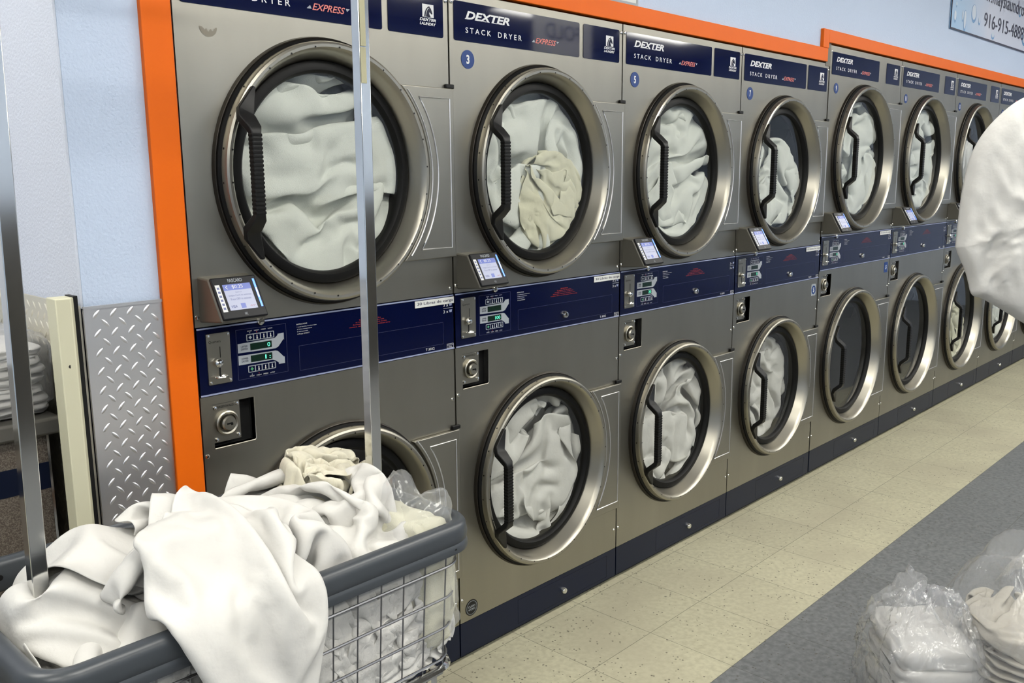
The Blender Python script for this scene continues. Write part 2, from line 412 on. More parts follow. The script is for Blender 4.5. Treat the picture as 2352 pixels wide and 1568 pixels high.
# wall above the dryers, flush with their fronts, and the pillar at its left end
w = MB(); w.box(-0.235, 0.002, 2.034, 3.10, 0.10, CEIL); w.box(3.10, 0.002, 2.112, XW1, 0.10, CEIL)
w.box(-0.235, 0.002, 1.20, -0.07, 0.12, 2.034)
w.box(-0.235, 0.02, FLOOR, -0.07, 0.12, 1.20)
struct(w, 'wall_front', 'wall')
struct(MB().box(-0.24, 0.004, 1.212, -0.234, 1.2, CEIL).box(-0.24, 0.02, FLOOR, -0.20, 1.2, 1.212), 'wall_alcove', 'wall_b')
struct(MB().box(XW0, 1.2, FLOOR, XW1, 1.3, CEIL), 'wall_rear', 'wall_b')
struct(MB().box(XW0 - .1, YB, FLOOR, XW0, 1.2, CEIL), 'wall_left', 'wall')
struct(MB().box(XW1, YB, FLOOR, XW1 + .1, 1.2, CEIL), 'wall_right', 'wall')
struct(MB().box(XW0, YB - .1, FLOOR, XW1, YB, CEIL), 'wall_back', 'wall')
# orange painted trim framing the dryer row
struct(MB().box(-0.072, -0.012, FLOOR, -0.006, 0.10, 2.034), 'trim_1', 'orange', bevel=0.002)
struct(MB().box(-0.072, -0.012, 1.977, 3.155, 0.10, 2.036), 'trim_2', 'orange', bevel=0.002)
struct(MB().box(3.098, -0.014, 2.036, 3.158, 0.10, 2.118), 'trim_3', 'orange', bevel=0.002)
struct(MB().box(3.157, -0.014, 2.062, XW1, 0.10, 2.118), 'trim_4', 'orange', bevel=0.002)
struct(MB().box(-0.0062, 0.0, FLOOR, 0.0, 0.10, 1.977), 'trim_5', simple('dark_orange_edge', (0.30, 0.04, 0.005), 0.5))  # side return of the trim, its shade put into a darker orange
struct(MB().box(0.0, 0.022, FLOOR, 10.0, 0.05, 0.03), 'baseboard_front', 'void')

# diamond plate wainscot: base sheet plus raised treads
def treads(mb, u0, u1, z0, z1, put, pu=0.0355, pz=0.0405):
    for o_, sg in ((0.0, 1), (0.5, -1)):
        i = 0
        while True:
            u = u0 + 0.008 + (i + o_) * pu; i += 1
            if u > u1 - 0.006: break
            j = 0
            while True:
                z = z0 + 0.01 + (j + o_) * pz; j += 1
                if z > z1 - 0.008: break
                L, Wd, H = 0.0118, 0.0036, 0.0018
                a = sg * 0.85; ca, sa = math.cos(a), math.sin(a)
                vs = []
                ks = (-1, -0.6, 0, 0.6, 1)
                for t in ks:
                    wv = Wd * (1 - t * t) ** 0.5 if abs(t) < 1 else 0.0004
                    for s_, h in ((-1, 0), (-0.45, H * (1 - t * t)), (0.45, H * (1 - t * t)), (1, 0)):
                        lu, lz = t * L, s_ * wv
                        vs.append(put(u + lu * ca - lz * sa, z + lu * sa + lz * ca, h))
                fs = [(k * 4 + m_, k * 4 + m_ + 1, k * 4 + m_ + 5, k * 4 + m_ + 4) for k in range(4) for m_ in range(3)]
                mb.add(vs, fs)
pl = MB().box(-0.2395, -0.004, FLOOR, -0.072, 0.0, 1.212)
treads(pl, -0.222, -0.076, 0.5, 1.208, lambda u, z, h: (u, -0.004 - h, z))
o = pl.build('diamond_plate_panel', 'plate', angle=50); tag(o, 'bright diamond plate panel between cream post and orange trim', 'wall panel')
q = MB().box(-0.2395, -0.0065, FLOOR, -0.222, -0.004, 1.212).box(-0.2395, -0.007, 1.210, -0.072, 0.0, 1.2165).build('edge_strip', 'plate', o)
pl = MB().box(-0.2455, 0.004, FLOOR, -0.2405, 1.15, 1.218)
treads(pl, 0.03, 1.10, 0.5, 1.21, lambda u, z, h: (-0.2455 - h, u, z))
o = pl.build('diamond_plate_panel', simple('diamond_plate_warm', (0.85, 0.80, 0.66), 0.45, 1.0, 0.1, 25), angle=50)
tag(o, 'yellowish diamond plate panel around the corner behind the folded linens', 'wall panel')
# cream post with black backing on the corner
t = empty('corner_post', (-0.28, -0.02, FLOOR)); tag(t, 'upright cream plastic post with black backing strip at the wall corner', 'corner guard')
zt = 1.242 - FLOOR
MB().add([(x, y, z) for z in (0, zt) for x, y in ((-0.024, -0.018), (0.004, -0.024), (0.013, -0.012), (0.013, 0.025), (-0.024, 0.03))],
         [(0, 1, 6, 5), (1, 2, 7, 6), (2, 3, 8, 7), (3, 4, 9, 8), (4, 0, 5, 9), (4, 3, 2, 1, 0), (5, 6, 7, 8, 9)]).build('post', 'cream', t, bevel=0.002)
MB().box(0.0132, -0.012, 0, 0.0215, 0.03, zt + 0.002).build('backing_strip', 'black', t)
MB().disc(-0.008, 1.105 - FLOOR, 0.0035, -0.0215, 12, 0.002).build('screw', 'dark_chrome', t)

# signs on the wall
t = empty('wall_banner', (4.755, -0.004, 2.295)); tag(t, 'pale blue bubble banner with web address and phone number high on the wall', 'sign')
MB().box(0, -0.002, 0, 2.4, 0.004, 0.9).build('banner_sheet', 'poster', t)
MB().frame(0, 0, 2.4, 0.9, 0.008, -0.004, 0.0).build('banner_edge', 'ink', t)
b = MB(); b2 = MB()
random.seed(5)
bub = [(0.07, 0.075, 0.022, 0.032), (0.15, 0.215, 0.028, 0.04), (0.09, 0.23, 0.02, 0.03), (0.40, 0.13, 0.045, 0.05), (0.51, 0.10, 0.018, 0.024), (0.20, 0.09, 0.012, 0.03), (0.08, 0.14, 0.01, 0.012), (0.245, 0.07, 0.022, 0.06), (0.8, 0.04, 0.03, 0.02), (1.5, 0.1, 0.05, 0.05), (1.35, 0.25, 0.03, 0.03), (0.33, 0.25, 0.016, 0.02)]
for (x, z, rx, rz) in bub:
    b.add([(x + rx * 1.08 * math.cos(a), -0.0025, z - 0.004 + rz * 1.08 * math.sin(a)) for a in [2 * PI * k / 20 for k in range(20)]], [tuple(range(20))])
    b2.add([(x + rx * 0.86 * math.cos(a), -0.003, z + 0.004 + rz * 0.86 * math.sin(a)) for a in [2 * PI * k / 20 for k in range(20)]], [tuple(range(20))])
b.build('bubble_shadow_print', 'bubble_lo', t); b2.build('bubble_print', 'bubble_hi', t)
text(text(MB(), 'www.mayslaundromat.com', 0.40, 0.20, 1.93, 0.315, -0.004), '916-915-4888', 0.60, 0.075, 1.48, 0.16, -0.004).build('lettering', 'ink', t)
t = empty('paper_sign', (1.05, -0.006, 2.034)); tag(t, 'white paper sign with a grey edge just above the orange trim', 'sign')
MB().box(0, -0.002, 0.008, 0.615, 0.004, 0.45).build('sheet', 'paper', t)
MB().frame(-0.006, 0.002, 0.622, 0.458, 0.008, -0.004, 0.003).build('border', 'grey_print', t)

# ceiling troffers
for i, (x, y) in enumerate(LAMPS):
    t = empty('ceiling_light', (x, y, CEIL - 0.03)); tag(t, 'recessed fluorescent ceiling troffer lighting the laundromat aisle', 'ceiling light', 'ceiling troffers')
    MB().frame(-0.62, -0.32, 0.62, 0.32, 0.025, 0, 0.028).build('frame', 'frame_white', t).rotation_euler = (PI / 2, 0, 0)
    MB().box(-0.59, -0.29, 0.006, 0.59, 0.29, 0.012).build('diffuser', 'bulb', t)
    la = bpy.data.lights.new('tube_light', 'AREA'); la.shape = 'RECTANGLE'; la.size = 1.18; la.size_y = 0.58; la.energy = LAMP * 3.1416 * 1.18 * 0.58; la.color = (1.0, 0.975, 0.90)
    lo = bpy.data.objects.new('tube_light', la); COL.objects.link(lo); lo.parent = t; lo.location = (0, 0, 0.003)
# hanging FOLD sign out in the aisle, mirrored in the glossy dryer headers
t = empty('hanging_sign', (3.70, -2.3, 2.27)); tag(t, 'white FOLD sign hanging from the ceiling across the aisle', 'sign')
MB().box(0, 0, 0, 0.62, 0.01, 0.30).build('board', 'paper', t)
bb = MB(); text(bb, 'FOLD', 0.12, 0.12, 0.50, 0.22, 0.0); bb.v = [(0.62 - x, 0.012, z) for x, y, z in bb.v]
bb.build('lettering', 'ink', t)
MB().tube([(0.1, .005, 0.3), (0.1, .005, CEIL - 2.27)], 0.003, 6).build('wire', 'black', t); MB().tube([(0.52, .005, 0.3), (0.52, .005, CEIL - 2.27)], 0.003, 6).build('wire', 'black', t)
# unseen washers added along the opposite wall, only for their reflections
kw = None
for k in range(9):
    t = empty('front_load_washer', (-1.8 + k * 0.95, YB + 0.45, FLOOR)); tag(t, 'dark front load washer standing along the opposite wall', 'washer', 'washers on the opposite wall')
    if kw is None:
        kw = [MB().box(-0.42, -0.42, 0, 0.42, 0.4, 1.35).build('body', 'dark_mach', t, bevel=0.01), MB().lathe_y([(0.17, 0.4), (0.17, 0.46), (0.26, 0.46), (0.27, 0.4)], 0, 0.7, 40).build('door', 'rim', t)]
    else:
        for c0 in kw:
            c = c0.copy(); COL.objects.link(c); c.parent = t

# ------------------------------------------------------------------ the stack dryers
def add_door(t, cx, cz, s, hinge_w, hz0, hz1, dark=False):
    """one round door: trunk ring, funnel, gasket, glass, handle, hinge plate.  s scales radii (1 = small dryer)"""
    R_ = 0.308 * s
    dm = MB().lathe_y([(R_ + .006, -0.021), (R_ + .0055, -0.034), (R_ + .003, -0.040), (R_ - .002, -0.043), (R_ - .009, -0.0425), (R_ - .014, -0.038), (R_ - .020, -.026), (R_ - .034, 0.006), (R_ - .038, 0.014)], cx, cz, 112)
    # rivet dots on the rim's side
    nf = len(dm.f); rv = dm
    for k in range(26):
        a = 2 * PI * k / 26 + .06
        c = Vector((cx + (R_ + .0045) * math.cos(a), -0.028, cz + (R_ + .0045) * math.sin(a)))
        n_ = Vector((math.cos(a), 0, math.sin(a))); u_ = Vector((-math.sin(a), 0, math.cos(a)))
        rv.add([c + n_ * .0022 + (u_ * math.cos(b) + Vector((0, 1, 0)) * math.sin(b)) * .0026 for b in [2 * PI * j / 8 for j in range(8)]], [tuple(range(8))])
        # dots on the lip front
        c = Vector((cx + (R_ - .008) * math.cos(a), -0.0437, cz + (R_ - .008) * math.sin(a)))
        rv.add([c + Vector((.0024 * math.cos(b), 0, .0024 * math.sin(b))) for b in [2 * PI * j / 8 for j in range(8)]], [tuple(range(8))])
    d = dm.narrow(cx).build('door', 'rim', t, angle=30); d.data.materials.append(M['black'])
    for p_ in d.data.polygons:
        if p_.index >= nf: p_.material_index = 1
    MB().lathe_y([(R_ + .0185, 0.0), (R_ + .0170, -0.006), (R_ + .0160, -0.010), (R_ + .0145, -0.011), (R_ + .012, -0.010)], cx, cz, 96).narrow(cx).build('trim_ring', 'steel_dark', d)
    MB().lathe_y([(R_ + .013, -0.008), (R_ + .012, -0.016), (R_ + .006, -0.022), (R_ + .001, -0.0215)], cx, cz, 96).narrow(cx).build('outer_seal', 'rubber', d)
    MB().lathe_y([(R_ - .034, 0.012), (R_ - .037, 0.004), (R_ - .044, 0.0), (R_ - .058, 0.0), (R_ - .064, 0.006), (R_ - .067, 0.018), (R_ - .060, 0.05), (R_ - .036, 0.05)], cx, cz, 96).narrow(cx).build('gasket', 'rubber', d)
    MB().lathe_y([(0.0005, 0.0125), (R_ * .4, 0.0124), (R_ * .65, 0.0122), (R_ - .064, 0.012)], cx, cz, 64).narrow(cx).build('door_glass', 'glass', d)
    # handle: chord across the left of the lip with a ribbed grip standing off it
    hx = cx - 0.256 * (1 + (s - 1) * .9)
    P_ = [(hx + .030, -.045, .193), (hx + .004, -.050, .138), (hx, -.060, .122), (hx + .001, -.088, .098), (hx + .001, -.090, .088), (hx + .001, -.090, -.088), (hx + .001, -.088, -.098), (hx, -.060, -.122), (hx + .004, -.050, -.138), (hx + .030, -.045, -.193)]
    Wd = [.004, .020, .021, .0155, .012, .012, .0155, .021, .020, .004]
    h = MB(); h.tube([(x, y, cz + z) for x, y, z in P_], [(w_, .009 if 1 < i < 8 else .007) for i, w_ in enumerate(Wd)], 4, sq=True, up=(0, 1, 0.001))
    h = h.build('handle', 'black', d, bevel=0.0025)
    g = MB()
    for k in range(19):
        z = cz - .085 + .17 * k / 18
        g.box(hx - .0118, -.0998, z - .0030, hx + .0138, -.082, z + .0030)
    g.build('grip_ribs', 'rubber', h, bevel=0.001)
    # hinge plate
    x1 = hinge_w; rr = R_ + .017
    top = [(cx + math.sqrt(rr * rr - (hz1 - cz) ** 2), hz1)]
    a1 = math.asin((hz1 - cz) / rr); a0 = math.asin((hz0 - cz) / rr)
    arc = [(cx + rr * math.cos(a0 + (a1 - a0) * k / 24), cz + rr * math.sin(a0 + (a1 - a0) * k / 24)) for k in range(25)]
    hp = MB().prism(arc + [(x1, hz1), (x1, hz0)], -0.014, -0.001).build('hinge_plate', 'steel', d, bevel=0.0025)
    r2 = rr + .030
    zt_, zb_ = hz1 - .028, hz0 + .028
    a1 = math.asin(min(.99, (zt_ - cz) / r2)); a0 = math.asin(max(-.99, (zb_ - cz) / r2))
    arc = [(cx + r2 * math.cos(a0 + (a1 - a0) * k / 20), -0.0145, cz + r2 * math.sin(a0 + (a1 - a0) * k / 20)) for k in range(21)]
    MB().tube(arc + [(x1 - .016, -0.0145, zt_), (x1 - .016, -0.0145, zb_)], 0.0022, 6, closed=True).build('embossed_line', 'plate', hp)  # real ridge; lighter metal puts the bright edge highlights into its colour
    r3 = rr + .009; a1 = .72; 
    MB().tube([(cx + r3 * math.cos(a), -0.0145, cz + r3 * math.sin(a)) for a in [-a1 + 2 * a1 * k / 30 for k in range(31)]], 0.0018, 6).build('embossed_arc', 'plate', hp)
    MB().box(x1 - .022, -.010, hz1 + .0005, x1 + .008, 0, hz1 + .012).build('hinge_pin', 'black', hp, bevel=0.002)
    return d

def screws(t, pts, r=0.0052):
    for x, z in pts:
        s_ = MB().lathe_y([(r, 0.0), (r, -0.0015), (r * .7, -0.0035), (0.0002, -0.0042)], x, z, 14).build('screw', 'chrome', t)
        MB().lathe_y([(r * .30, -0.0044), (0.0002, -0.0044)], x, z, 8).build('socket', 'black', s_)

def lock_recess(t, x0, z0, x1, z1, greenwald=True):
    rc = MB()
    rc.box(x0, 0.026, z0, x1, 0.028, z1).box(x0 - .001, .001, z0, x0, .027, z1).box(x1, .001, z0, x1 + .001, .027, z1).box(x0, .001, z0 - .001, x1, .027, z0).box(x0, .001, z1, x1, .027, z1 + .001)
    rc = rc.build('lock_recess', 'void', t)
    MB().tube([(x0, -.0005, z0), (x1 - .004, -.0005, z0), (x1, -.0005, z0 + .004), (x1, -.0005, z1)], .0018, 6).build('recess_edge', 'rim', rc)
    W_ = x1 - x0; px1 = x0 + W_ * .66; pz0 = z0 + .012
    p_ = MB().box(x0 + .001, 0.004, pz0, px1, 0.010, z1 - .001).build('lock_plate', 'steel', rc, bevel=.001)
    cx, cz = x0 + .035, (z0 + z1) / 2 + .004
    MB().lathe_y([(.029, .004), (.029, -.004), (.026, -.006), (.022, -.004), (.021, .002)], cx, cz, 32).build('lock_collar', 'rim', p_)
    MB().lathe_y([(.018, .003), (.018, -.010), (.015, -.014), (.0002, -.0145)], cx, cz, 32).build('lock_barrel', 'rim', p_)
    MB().box(cx - .008, -.0152, cz - .0015, cx + .006, -.0144, cz + .0025).box(cx + .002, -.0152, cz - .004, cx + .007, -.0144, cz).build('keyhole', 'black', p_)
    s_ = MB()
    for x, z in ((x0 + .008, z1 - .010), (px1 - .008, z1 - .008), (x0 + .008, pz0 + .008), (px1 - .008, pz0 + .010)): s_.lathe_y([(.0048, .004), (.004, .000), (.0002, -.001)], x, z, 10)
    s_.build('plate_screws', 'chrome', p_)
    if greenwald: text(MB(), 'GREENWALD', x0 + .014, z1 - .012, px1 - .016, z1 - .0065, .0035).build('lettering', 'black', p_)

def header(t, za, zb, xs, ztxt=0.0):
    dz = za - 1.845
    for i, (x0, x1) in enumerate(xs):
        lab = MB().rrect(x0, za, x1, zb, .006, -.0016, 0.0).build('header_label', 'header_navy', t)
        if i == 0:
            k = (x1 - x0) / .547; X = lambda x: x0 + (x - .020) * k
            b_ = MB(); text(b_, 'DEXTER', X(.064), 1.905 + dz, X(.243), 1.927 + dz, -.0021, .28, 1.0, .035)
            # slab serifs
            for x in (.066, .105, .137, .180, .205): b_.box(X(x - .004), -.0021, 1.9046 + dz, X(x + .010), -.0020, 1.9066 + dz)
            b_.build('brand_lettering', 'white', lab, angle=0)
            text(MB(), 'STACK', X(.064), 1.868 + dz, X(.165), 1.883 + dz, -.0021, 0, 1.55, .01).build('title_lettering', 'white', lab, angle=0)
            text(MB(), 'DRYER', X(.194), 1.868 + dz, X(.295), 1.883 + dz, -.0021, 0, 1.55, .01).build('title_lettering', 'white', lab, angle=0)
            text(MB(), 'EXPRESS', X(.356), 1.868 + dz, X(.452), 1.884 + dz, -.0021, .35, 1.0, .015).build('express_lettering', 'pink_print', lab, angle=0)
            MB().prism([(X(.340), 1.870 + dz), (X(.354), 1.870 + dz), (X(.350), 1.878 + dz)], -.0021, -.0020).build('arrow_mark', 'grey_print', lab); MB().prism([(X(.454), 1.882 + dz), (X(.466), 1.882 + dz), (X(.458), 1.875 + dz)], -.0021, -.0020).build('arrow_mark', 'grey_print', lab)
        else:
            ox = x1 - .0745; oz = 1.893 + dz
            MB().box(ox, -.0021, oz, ox + .040, -.0020, oz + .033).build('logo_square', 'white', lab)
            hs = [(.006, .001), (.008, .012), (.012, .020), (.018, .026), (.022, .0275), (.0235, .030), (.0255, .027), (.030, .023), (.0335, .016), (.0355, .011), (.034, .0085), (.031, .009), (.027, .0125), (.0235, .013), (.0245, .008), (.029, .001)]
            MB().prism([(ox + a, oz + c) for a, c in hs], -.0026, -.0025).build('horse_head', 'navy', lab)
            MB().tube([(ox + .011, -.0028, oz + .002), (ox + .013, -.0028, oz + .012), (ox + .018, -.0028, oz + .021), (ox + .023, -.0028, oz + .024)], .0008, 4).build('mane_line', 'white', lab)
            b_ = MB(); text(b_, 'DEXTER', ox - .010, 1.883 + dz, ox + .048, 1.8905 + dz, -.0021, .25, 1, .03); text(b_, 'LAUNDRY', ox - .010, 1.8725 + dz, ox + .048, 1.8800 + dz, -.0021, .25, 1, .03)
            b_.build('logo_lettering', 'white', lab, angle=0)

def control_band(t, z0, z1, W_, digits='0', knob=True):
    dz = z0 - .9795; sx = W_ / .8
    cp = MB().box(.004, -.0022, z0, W_ - .004, .0, z1).build('control_panel', 'navy', t)
    e_ = MB().box(.004, -.0040, z1 - .0045, W_ - .004, -.0020, z1 - .001).box(.004, -.0040, z0 + .001, W_ - .004, -.0020, z0 + .0045)
    e_.build('panel_edge_line', 'blue_line', cp)
    Z = lambda z: z + dz
    # coin slot
    cs = MB().rrect(.025, Z(1.005), .084, Z(1.124), .003, -.0050, -.002).build('coin_slot', 'steel', cp)
    MB().box(.0565, -.0054, Z(1.066), .0582, -.0049, Z(1.092)).box(.052, -.0054, Z(1.019), .0560, -.0049, Z(1.048)).build('slots', 'black', cs)
    MB().lathe_y([(.0098, -.016), (.0098, -.010), (.006, -.005)], .049, Z(1.055), 20).lathe_y([(.0002, -.021), (.006, -.020), (.0098, -.016)], .049, Z(1.055), 20).build('push_knob', 'chrome', cs)
    MB().tube([(.054 + .015 * math.cos(a), -.012 + .009 * math.sin(a), Z(1.0225)) for a in [2 * PI * k / 20 for k in range(20)]], .0020, 6, closed=True).build('coin_ring', 'chrome', cs)
    s_ = MB()
    for x, z in ((.030, 1.119), (.079, 1.119), (.030, 1.010), (.079, 1.011)): s_.lathe_y([(.0036, -.005), (.003, -.0072), (.0002, -.0078)], x, Z(z), 10)
    s_.build('plate_screws', 'chrome', cs)
    text(MB(), 'Quarters', .030, Z(1.101), .060, Z(1.108), -.0053).build('lettering', 'black', cs, angle=0)
    # keypad and displays
    y = -.0027
    kp = MB().frame(.101, Z(1.004), .237, Z(1.124), .0007, y, y + .0004).build('keypad_outline', 'faint_line', cp)
    for up in (1, 0):
        a, b = ((1.094, 1.1105) if up else (1.018, 1.0345))
        row = MB().rrect(.128, Z(a), .203, Z(b), .002, y, y + .0004).build('button_row', 'grey_print', cp)
        cells = MB(); gl = MB()
        for k in range(4):
            x = .130 + k * .0183
            cells.rrect(x, Z(a + .0018), x + .0155, Z(b - .0018), .001, y - .0005, y - .0001)
            if k: gl.box(x + .0066, y - .0009, Z(a + .0045), x + .0088, y - .0006, Z(b - .004)).disc(x + .0077, Z(a + .005), .0022, y - .0009, 10)
        cells.build('buttons', 'navy', row); gl.build('button_marks', 'white', row)
        MB().prism([(.1378 - .0045, Z((a + b) / 2)), (.1378, Z((a + b) / 2 - .0045)), (.1378 + .0045, Z((a + b) / 2)), (.1378, Z((a + b) / 2 + .0045))], y - .0009, y - .0006).build('start_mark', simple('green_print', (.08, .35, .16), .4) if not up else 'grey_print', row)
        lb = MB()
        for k, wd in enumerate(('START', 'HIGH', 'MED', 'LOW')):
            text(lb, wd, .131 + k * .0185, Z(1.1165 if up else 1.0075), .131 + k * .0185 + .0125, Z(1.1190 if up else 1.0105), y - .0002)
            lb.disc(.1375 + k * .0185, Z(1.1135 if up else 1.0135), .0011, y - .0002, 8) if k == 0 else None
        lb.build('button_lettering', 'white', row, angle=0)
        MB().disc(.156, Z(1.1135 if up else 1.0135), .0011, y - .0003, 8).build('indicator', 'red_print', row)
        if up: poly = [(.104, 1.0685), (.204, 1.0665), (.2125, 1.0695), (.228, 1.0865), (.2295, 1.0845), (.2295, 1.1020), (.212, 1.1010), (.2125, 1.0985), (.2045, 1.0925), (.104, 1.0905)]
        else: poly = [(.104, 1.0395), (.195, 1.0395), (.2035, 1.0365), (.212, 1.0300), (.2115, 1.0265), (.2290, 1.0265), (.2290, 1.0435), (.2275, 1.0420), (.2110, 1.0590), (.204, 1.0610), (.104, 1.0620)]
        bd = MB(); n_ = len(poly); bd.add([(x, y, Z(z)) for x, z in poly] , [tuple(range(n_))]); bd = bd.build('cycle_band', 'grey_print', cp)
        a, b = ((1.0715, 1.0875) if up else (1.0425, 1.0585))
        ds = MB().box(.1365, y - .0006, Z(a), .1945, y - .0002, Z(b)).build('display', 'display', bd)
        dg = digits[0] if up else digits[1]
        if dg: text(MB(), dg, .190 - .0075 * len(dg), Z(a + .003), .190, Z(b - .003), y - .0009).build('digits', 'led', ds, angle=0)
        lb = MB(); text(lb, 'UPPER' if up else 'LOWER', .112, Z((a + b) / 2 + .001), .130, Z((a + b) / 2 + .0055), y - .0004); text(lb, 'DRYER', .112, Z((a + b) / 2 - .0055), .130, Z((a + b) / 2 - .001), y - .0004)
        lb.build('band_lettering', 'navy', bd, angle=0)
    # printed notes
    n1 = MB(); text(n1, 'INSTRUCTIONS', .267, Z(1.1155), .298, Z(1.1185), y)
    for k, wd in enumerate(('1 Load laundry and shut door', '2 Select temperature', '3 Add payment', '4 Press START')):
        text(n1, wd, .268, Z(1.1085 - k * .0058), .268 + (.058, .044, .032, .036)[k], Z(1.1115 - k * .0058), y)
    n1.build('instructions_print', 'white', cp, angle=0)
    n2 = MB(); cx = .494 * sx if sx > 1.01 else .494
    for k, wd in enumerate(('WARNING', 'To reduce the risk of fire', 'or injury do not dry articles with', 'flammable vapours or solids in this', 'machine. Allow to cool. Keep children away')):
        hw = (.018, .036, .047, .056, .068)[k]; text(n2, wd, cx - hw, Z(1.1085 - k * .0055), cx + hw, Z(1.1120 - k * .0055), y)
    n2.build('warning_print', 'red_print', cp, angle=0)
    MB().frame(.271, Z(1.000), W_ - .045, Z(1.063), .0007, y, y + .0004).build('access_panel_line', 'faint_line', cp)
    n3 = MB(); xr = W_ - .8
    text(n3, 'T-30X2', .687 + xr, Z(.9885), .720 + xr, Z(.9955), y); n3.frame(.768 + xr, Z(.9845), .794 + xr, Z(.9975), .0008, y, y + .0003)
    text(n3, 'MADE IN', .771 + xr, Z(.9920), .791 + xr, Z(.9950), y); text(n3, 'USA', .774 + xr, Z(.9865), .788 + xr, Z(.9905), y)
    text(n3, '3 x', .757 + xr, Z(1.107), .776 + xr, Z(1.1155), y); text(n3, '3 x', .757 + xr, Z(1.088), .776 + xr, Z(1.0965), y)
    n3.box(.757 + xr, y, Z(1.1015), .794 + xr, y + .0002, Z(1.1022))
    n3.build('model_print', 'white', cp, angle=0)
    MB().prism([(.781 + xr, Z(1.108)), (.789 + xr, Z(1.108)), (.791 + xr, Z(1.1155)), (.779 + xr, Z(1.1155))], y, y + .0003).prism([(.781 + xr, Z(1.089)), (.789 + xr, Z(1.089)), (.791 + xr, Z(1.0965)), (.779 + xr, Z(1.0965))], y, y + .0003).build('basket_marks', 'blue_line', cp)
    kl = MB().lathe_y([(.0095, -.001), (.0095, -.008), (.0075, -.010), (.0002, -.0105)], .167, Z(1.1385), 24).build('key_lock', 'chrome', cp)
    MB().box(.164, -.0110, Z(1.1375), .170, -.0105, Z(1.1395)).build('keyhole', 'black', kl)
    if knob:
        kl = MB().lathe_y([(.0115, -.001), (.0115, -.009), (.009, -.013), (.0002, -.0135)], .496, Z(1.0225), 24).build('panel_lock', 'chrome', cp)
        MB().box(.4945, -.0142, Z(1.017), .4975, -.0137, Z(1.028)).build('keyhole', 'black', kl)
    return cp

def card_reader(t, dz, big=1.0):
    """tilted payment screen in a wedge-shaped steel hood"""
    x0, x1, z0, z1 = .016, .128, 1.156 + dz, 1.252 + dz
    yb, yt = -.092, -.040      # front face: bottom stands out further than the top
    vs = [(x0, 0, z0 - .004), (x1 + .014, 0, z0 - .004), (x1 + .014, 0, z1 + .004), (x0, 0, z1 + .004), (x0 + .004, yb, z0 + .004), (x1 + .004, yb, z0 + .004), (x1 + .004, yt, z1), (x0 + .004, yt, z1)]
    h = MB().add(vs, [(0, 1, 5, 4), (1, 2, 6, 5), (2, 3, 7, 6), (3, 0, 4, 7), (4, 5, 6, 7)]).build('card_reader', 'housing', t, bevel=.004)
    # local frame of the tilted face
    A = Vector((x0 + .006, yb, z0 + .008)); B = Vector((x1 + .006, yb, z0 + .008)); D = Vector((x0 + .006, yt, z1 + .001))
    eu = (B - A); ev = (D - A); n_ = eu.cross(ev).normalized()
    if n_.y > 0: n_ = -n_
    def quad(mb, u0, v0, u1, v1, h_):
        base = [A + eu * u + ev * v for u, v in ((u0, v0), (u1, v0), (u1, v1), (u0, v1))]
        return mb.add([p + n_ * (h_ - .004) for p in base] + [p + n_ * h_ for p in base], [(4, 5, 6, 7), (0, 1, 5, 4), (1, 2, 6, 5), (2, 3, 7, 6), (3, 0, 4, 7)])
    def txt(mb, s, u0, v0, u1, v1, h_, **k):
        g, fs = text_geo(s, **k); return mb.add([A + eu * (u0 + a * (u1 - u0)) + ev * (v0 + b_ * (v1 - v0)) + n_ * h_ for a, b_ in g], fs)
    bz = quad(MB(), 0, 0, 1, 1, .0055).build('bezel', 'bezel', h, bevel=.003)
    quad(MB(), .21, .20, .82, .81, .0062).build('screen', 'lcd', bz)
    quad(MB(), .21, .67, .82, .81, .0066).build('screen_header', 'lcd_head', bz)
    m = MB(); txt(m, '$0.25', .40, .695, .64, .785, .0069); txt(m, '<', .26, .69, .30, .79, .0069); m.build('screen_price', 'white', bz, angle=0)
    m = MB(); txt(m, 'Insert or', .44, .60, .58, .63, .0069); txt(m, 'Swipe Card to activate', .27, .51, .77, .56, .0069); txt(m, 'Press OFF to activate', .29, .43, .74, .48, .0069); txt(m, 'VISA', .25, .25, .38, .31, .0069, shear=.2, bold=.02)
    m.build('screen_text', 'lcd_ink', bz, angle=0)
    quad(MB(), .47, .23, .57, .34, .0068).build('card_mark', 'lcd_head', bz)
    m = MB(); txt(m, '///', .66, .25, .78, .28, .0069); m.build('card_mark', 'red_print', bz, angle=0)
    m = MB(); txt(m, 'FASCARD', .36, .86, .68, .94, .0058, bold=.01); m.build('lettering', 'grey_print', bz, angle=0)
    quad(MB(), .05, .18, .15, .82, .0060).build('card_sticker', 'white', bz)
    m = MB()
    for k in range(6): quad(m, .075, .235 + .095 * k, .125, .285 + .095 * k, .0064)
    m.build('sticker_marks', 'lcd_ink', bz)
    quad(MB(), .905, .22, .945, .90, .0062).build('light_bar', 'bluebar', bz)
    quad(MB(), .91, .45, .94, .68, .0066).build('light_bar_core', 'whitebar', bz)
    m = MB(); txt(m, '(((', .49, .06, .56, .13, .0060); m.build('tap_mark', 'grey_print', bz, angle=0)
    return h

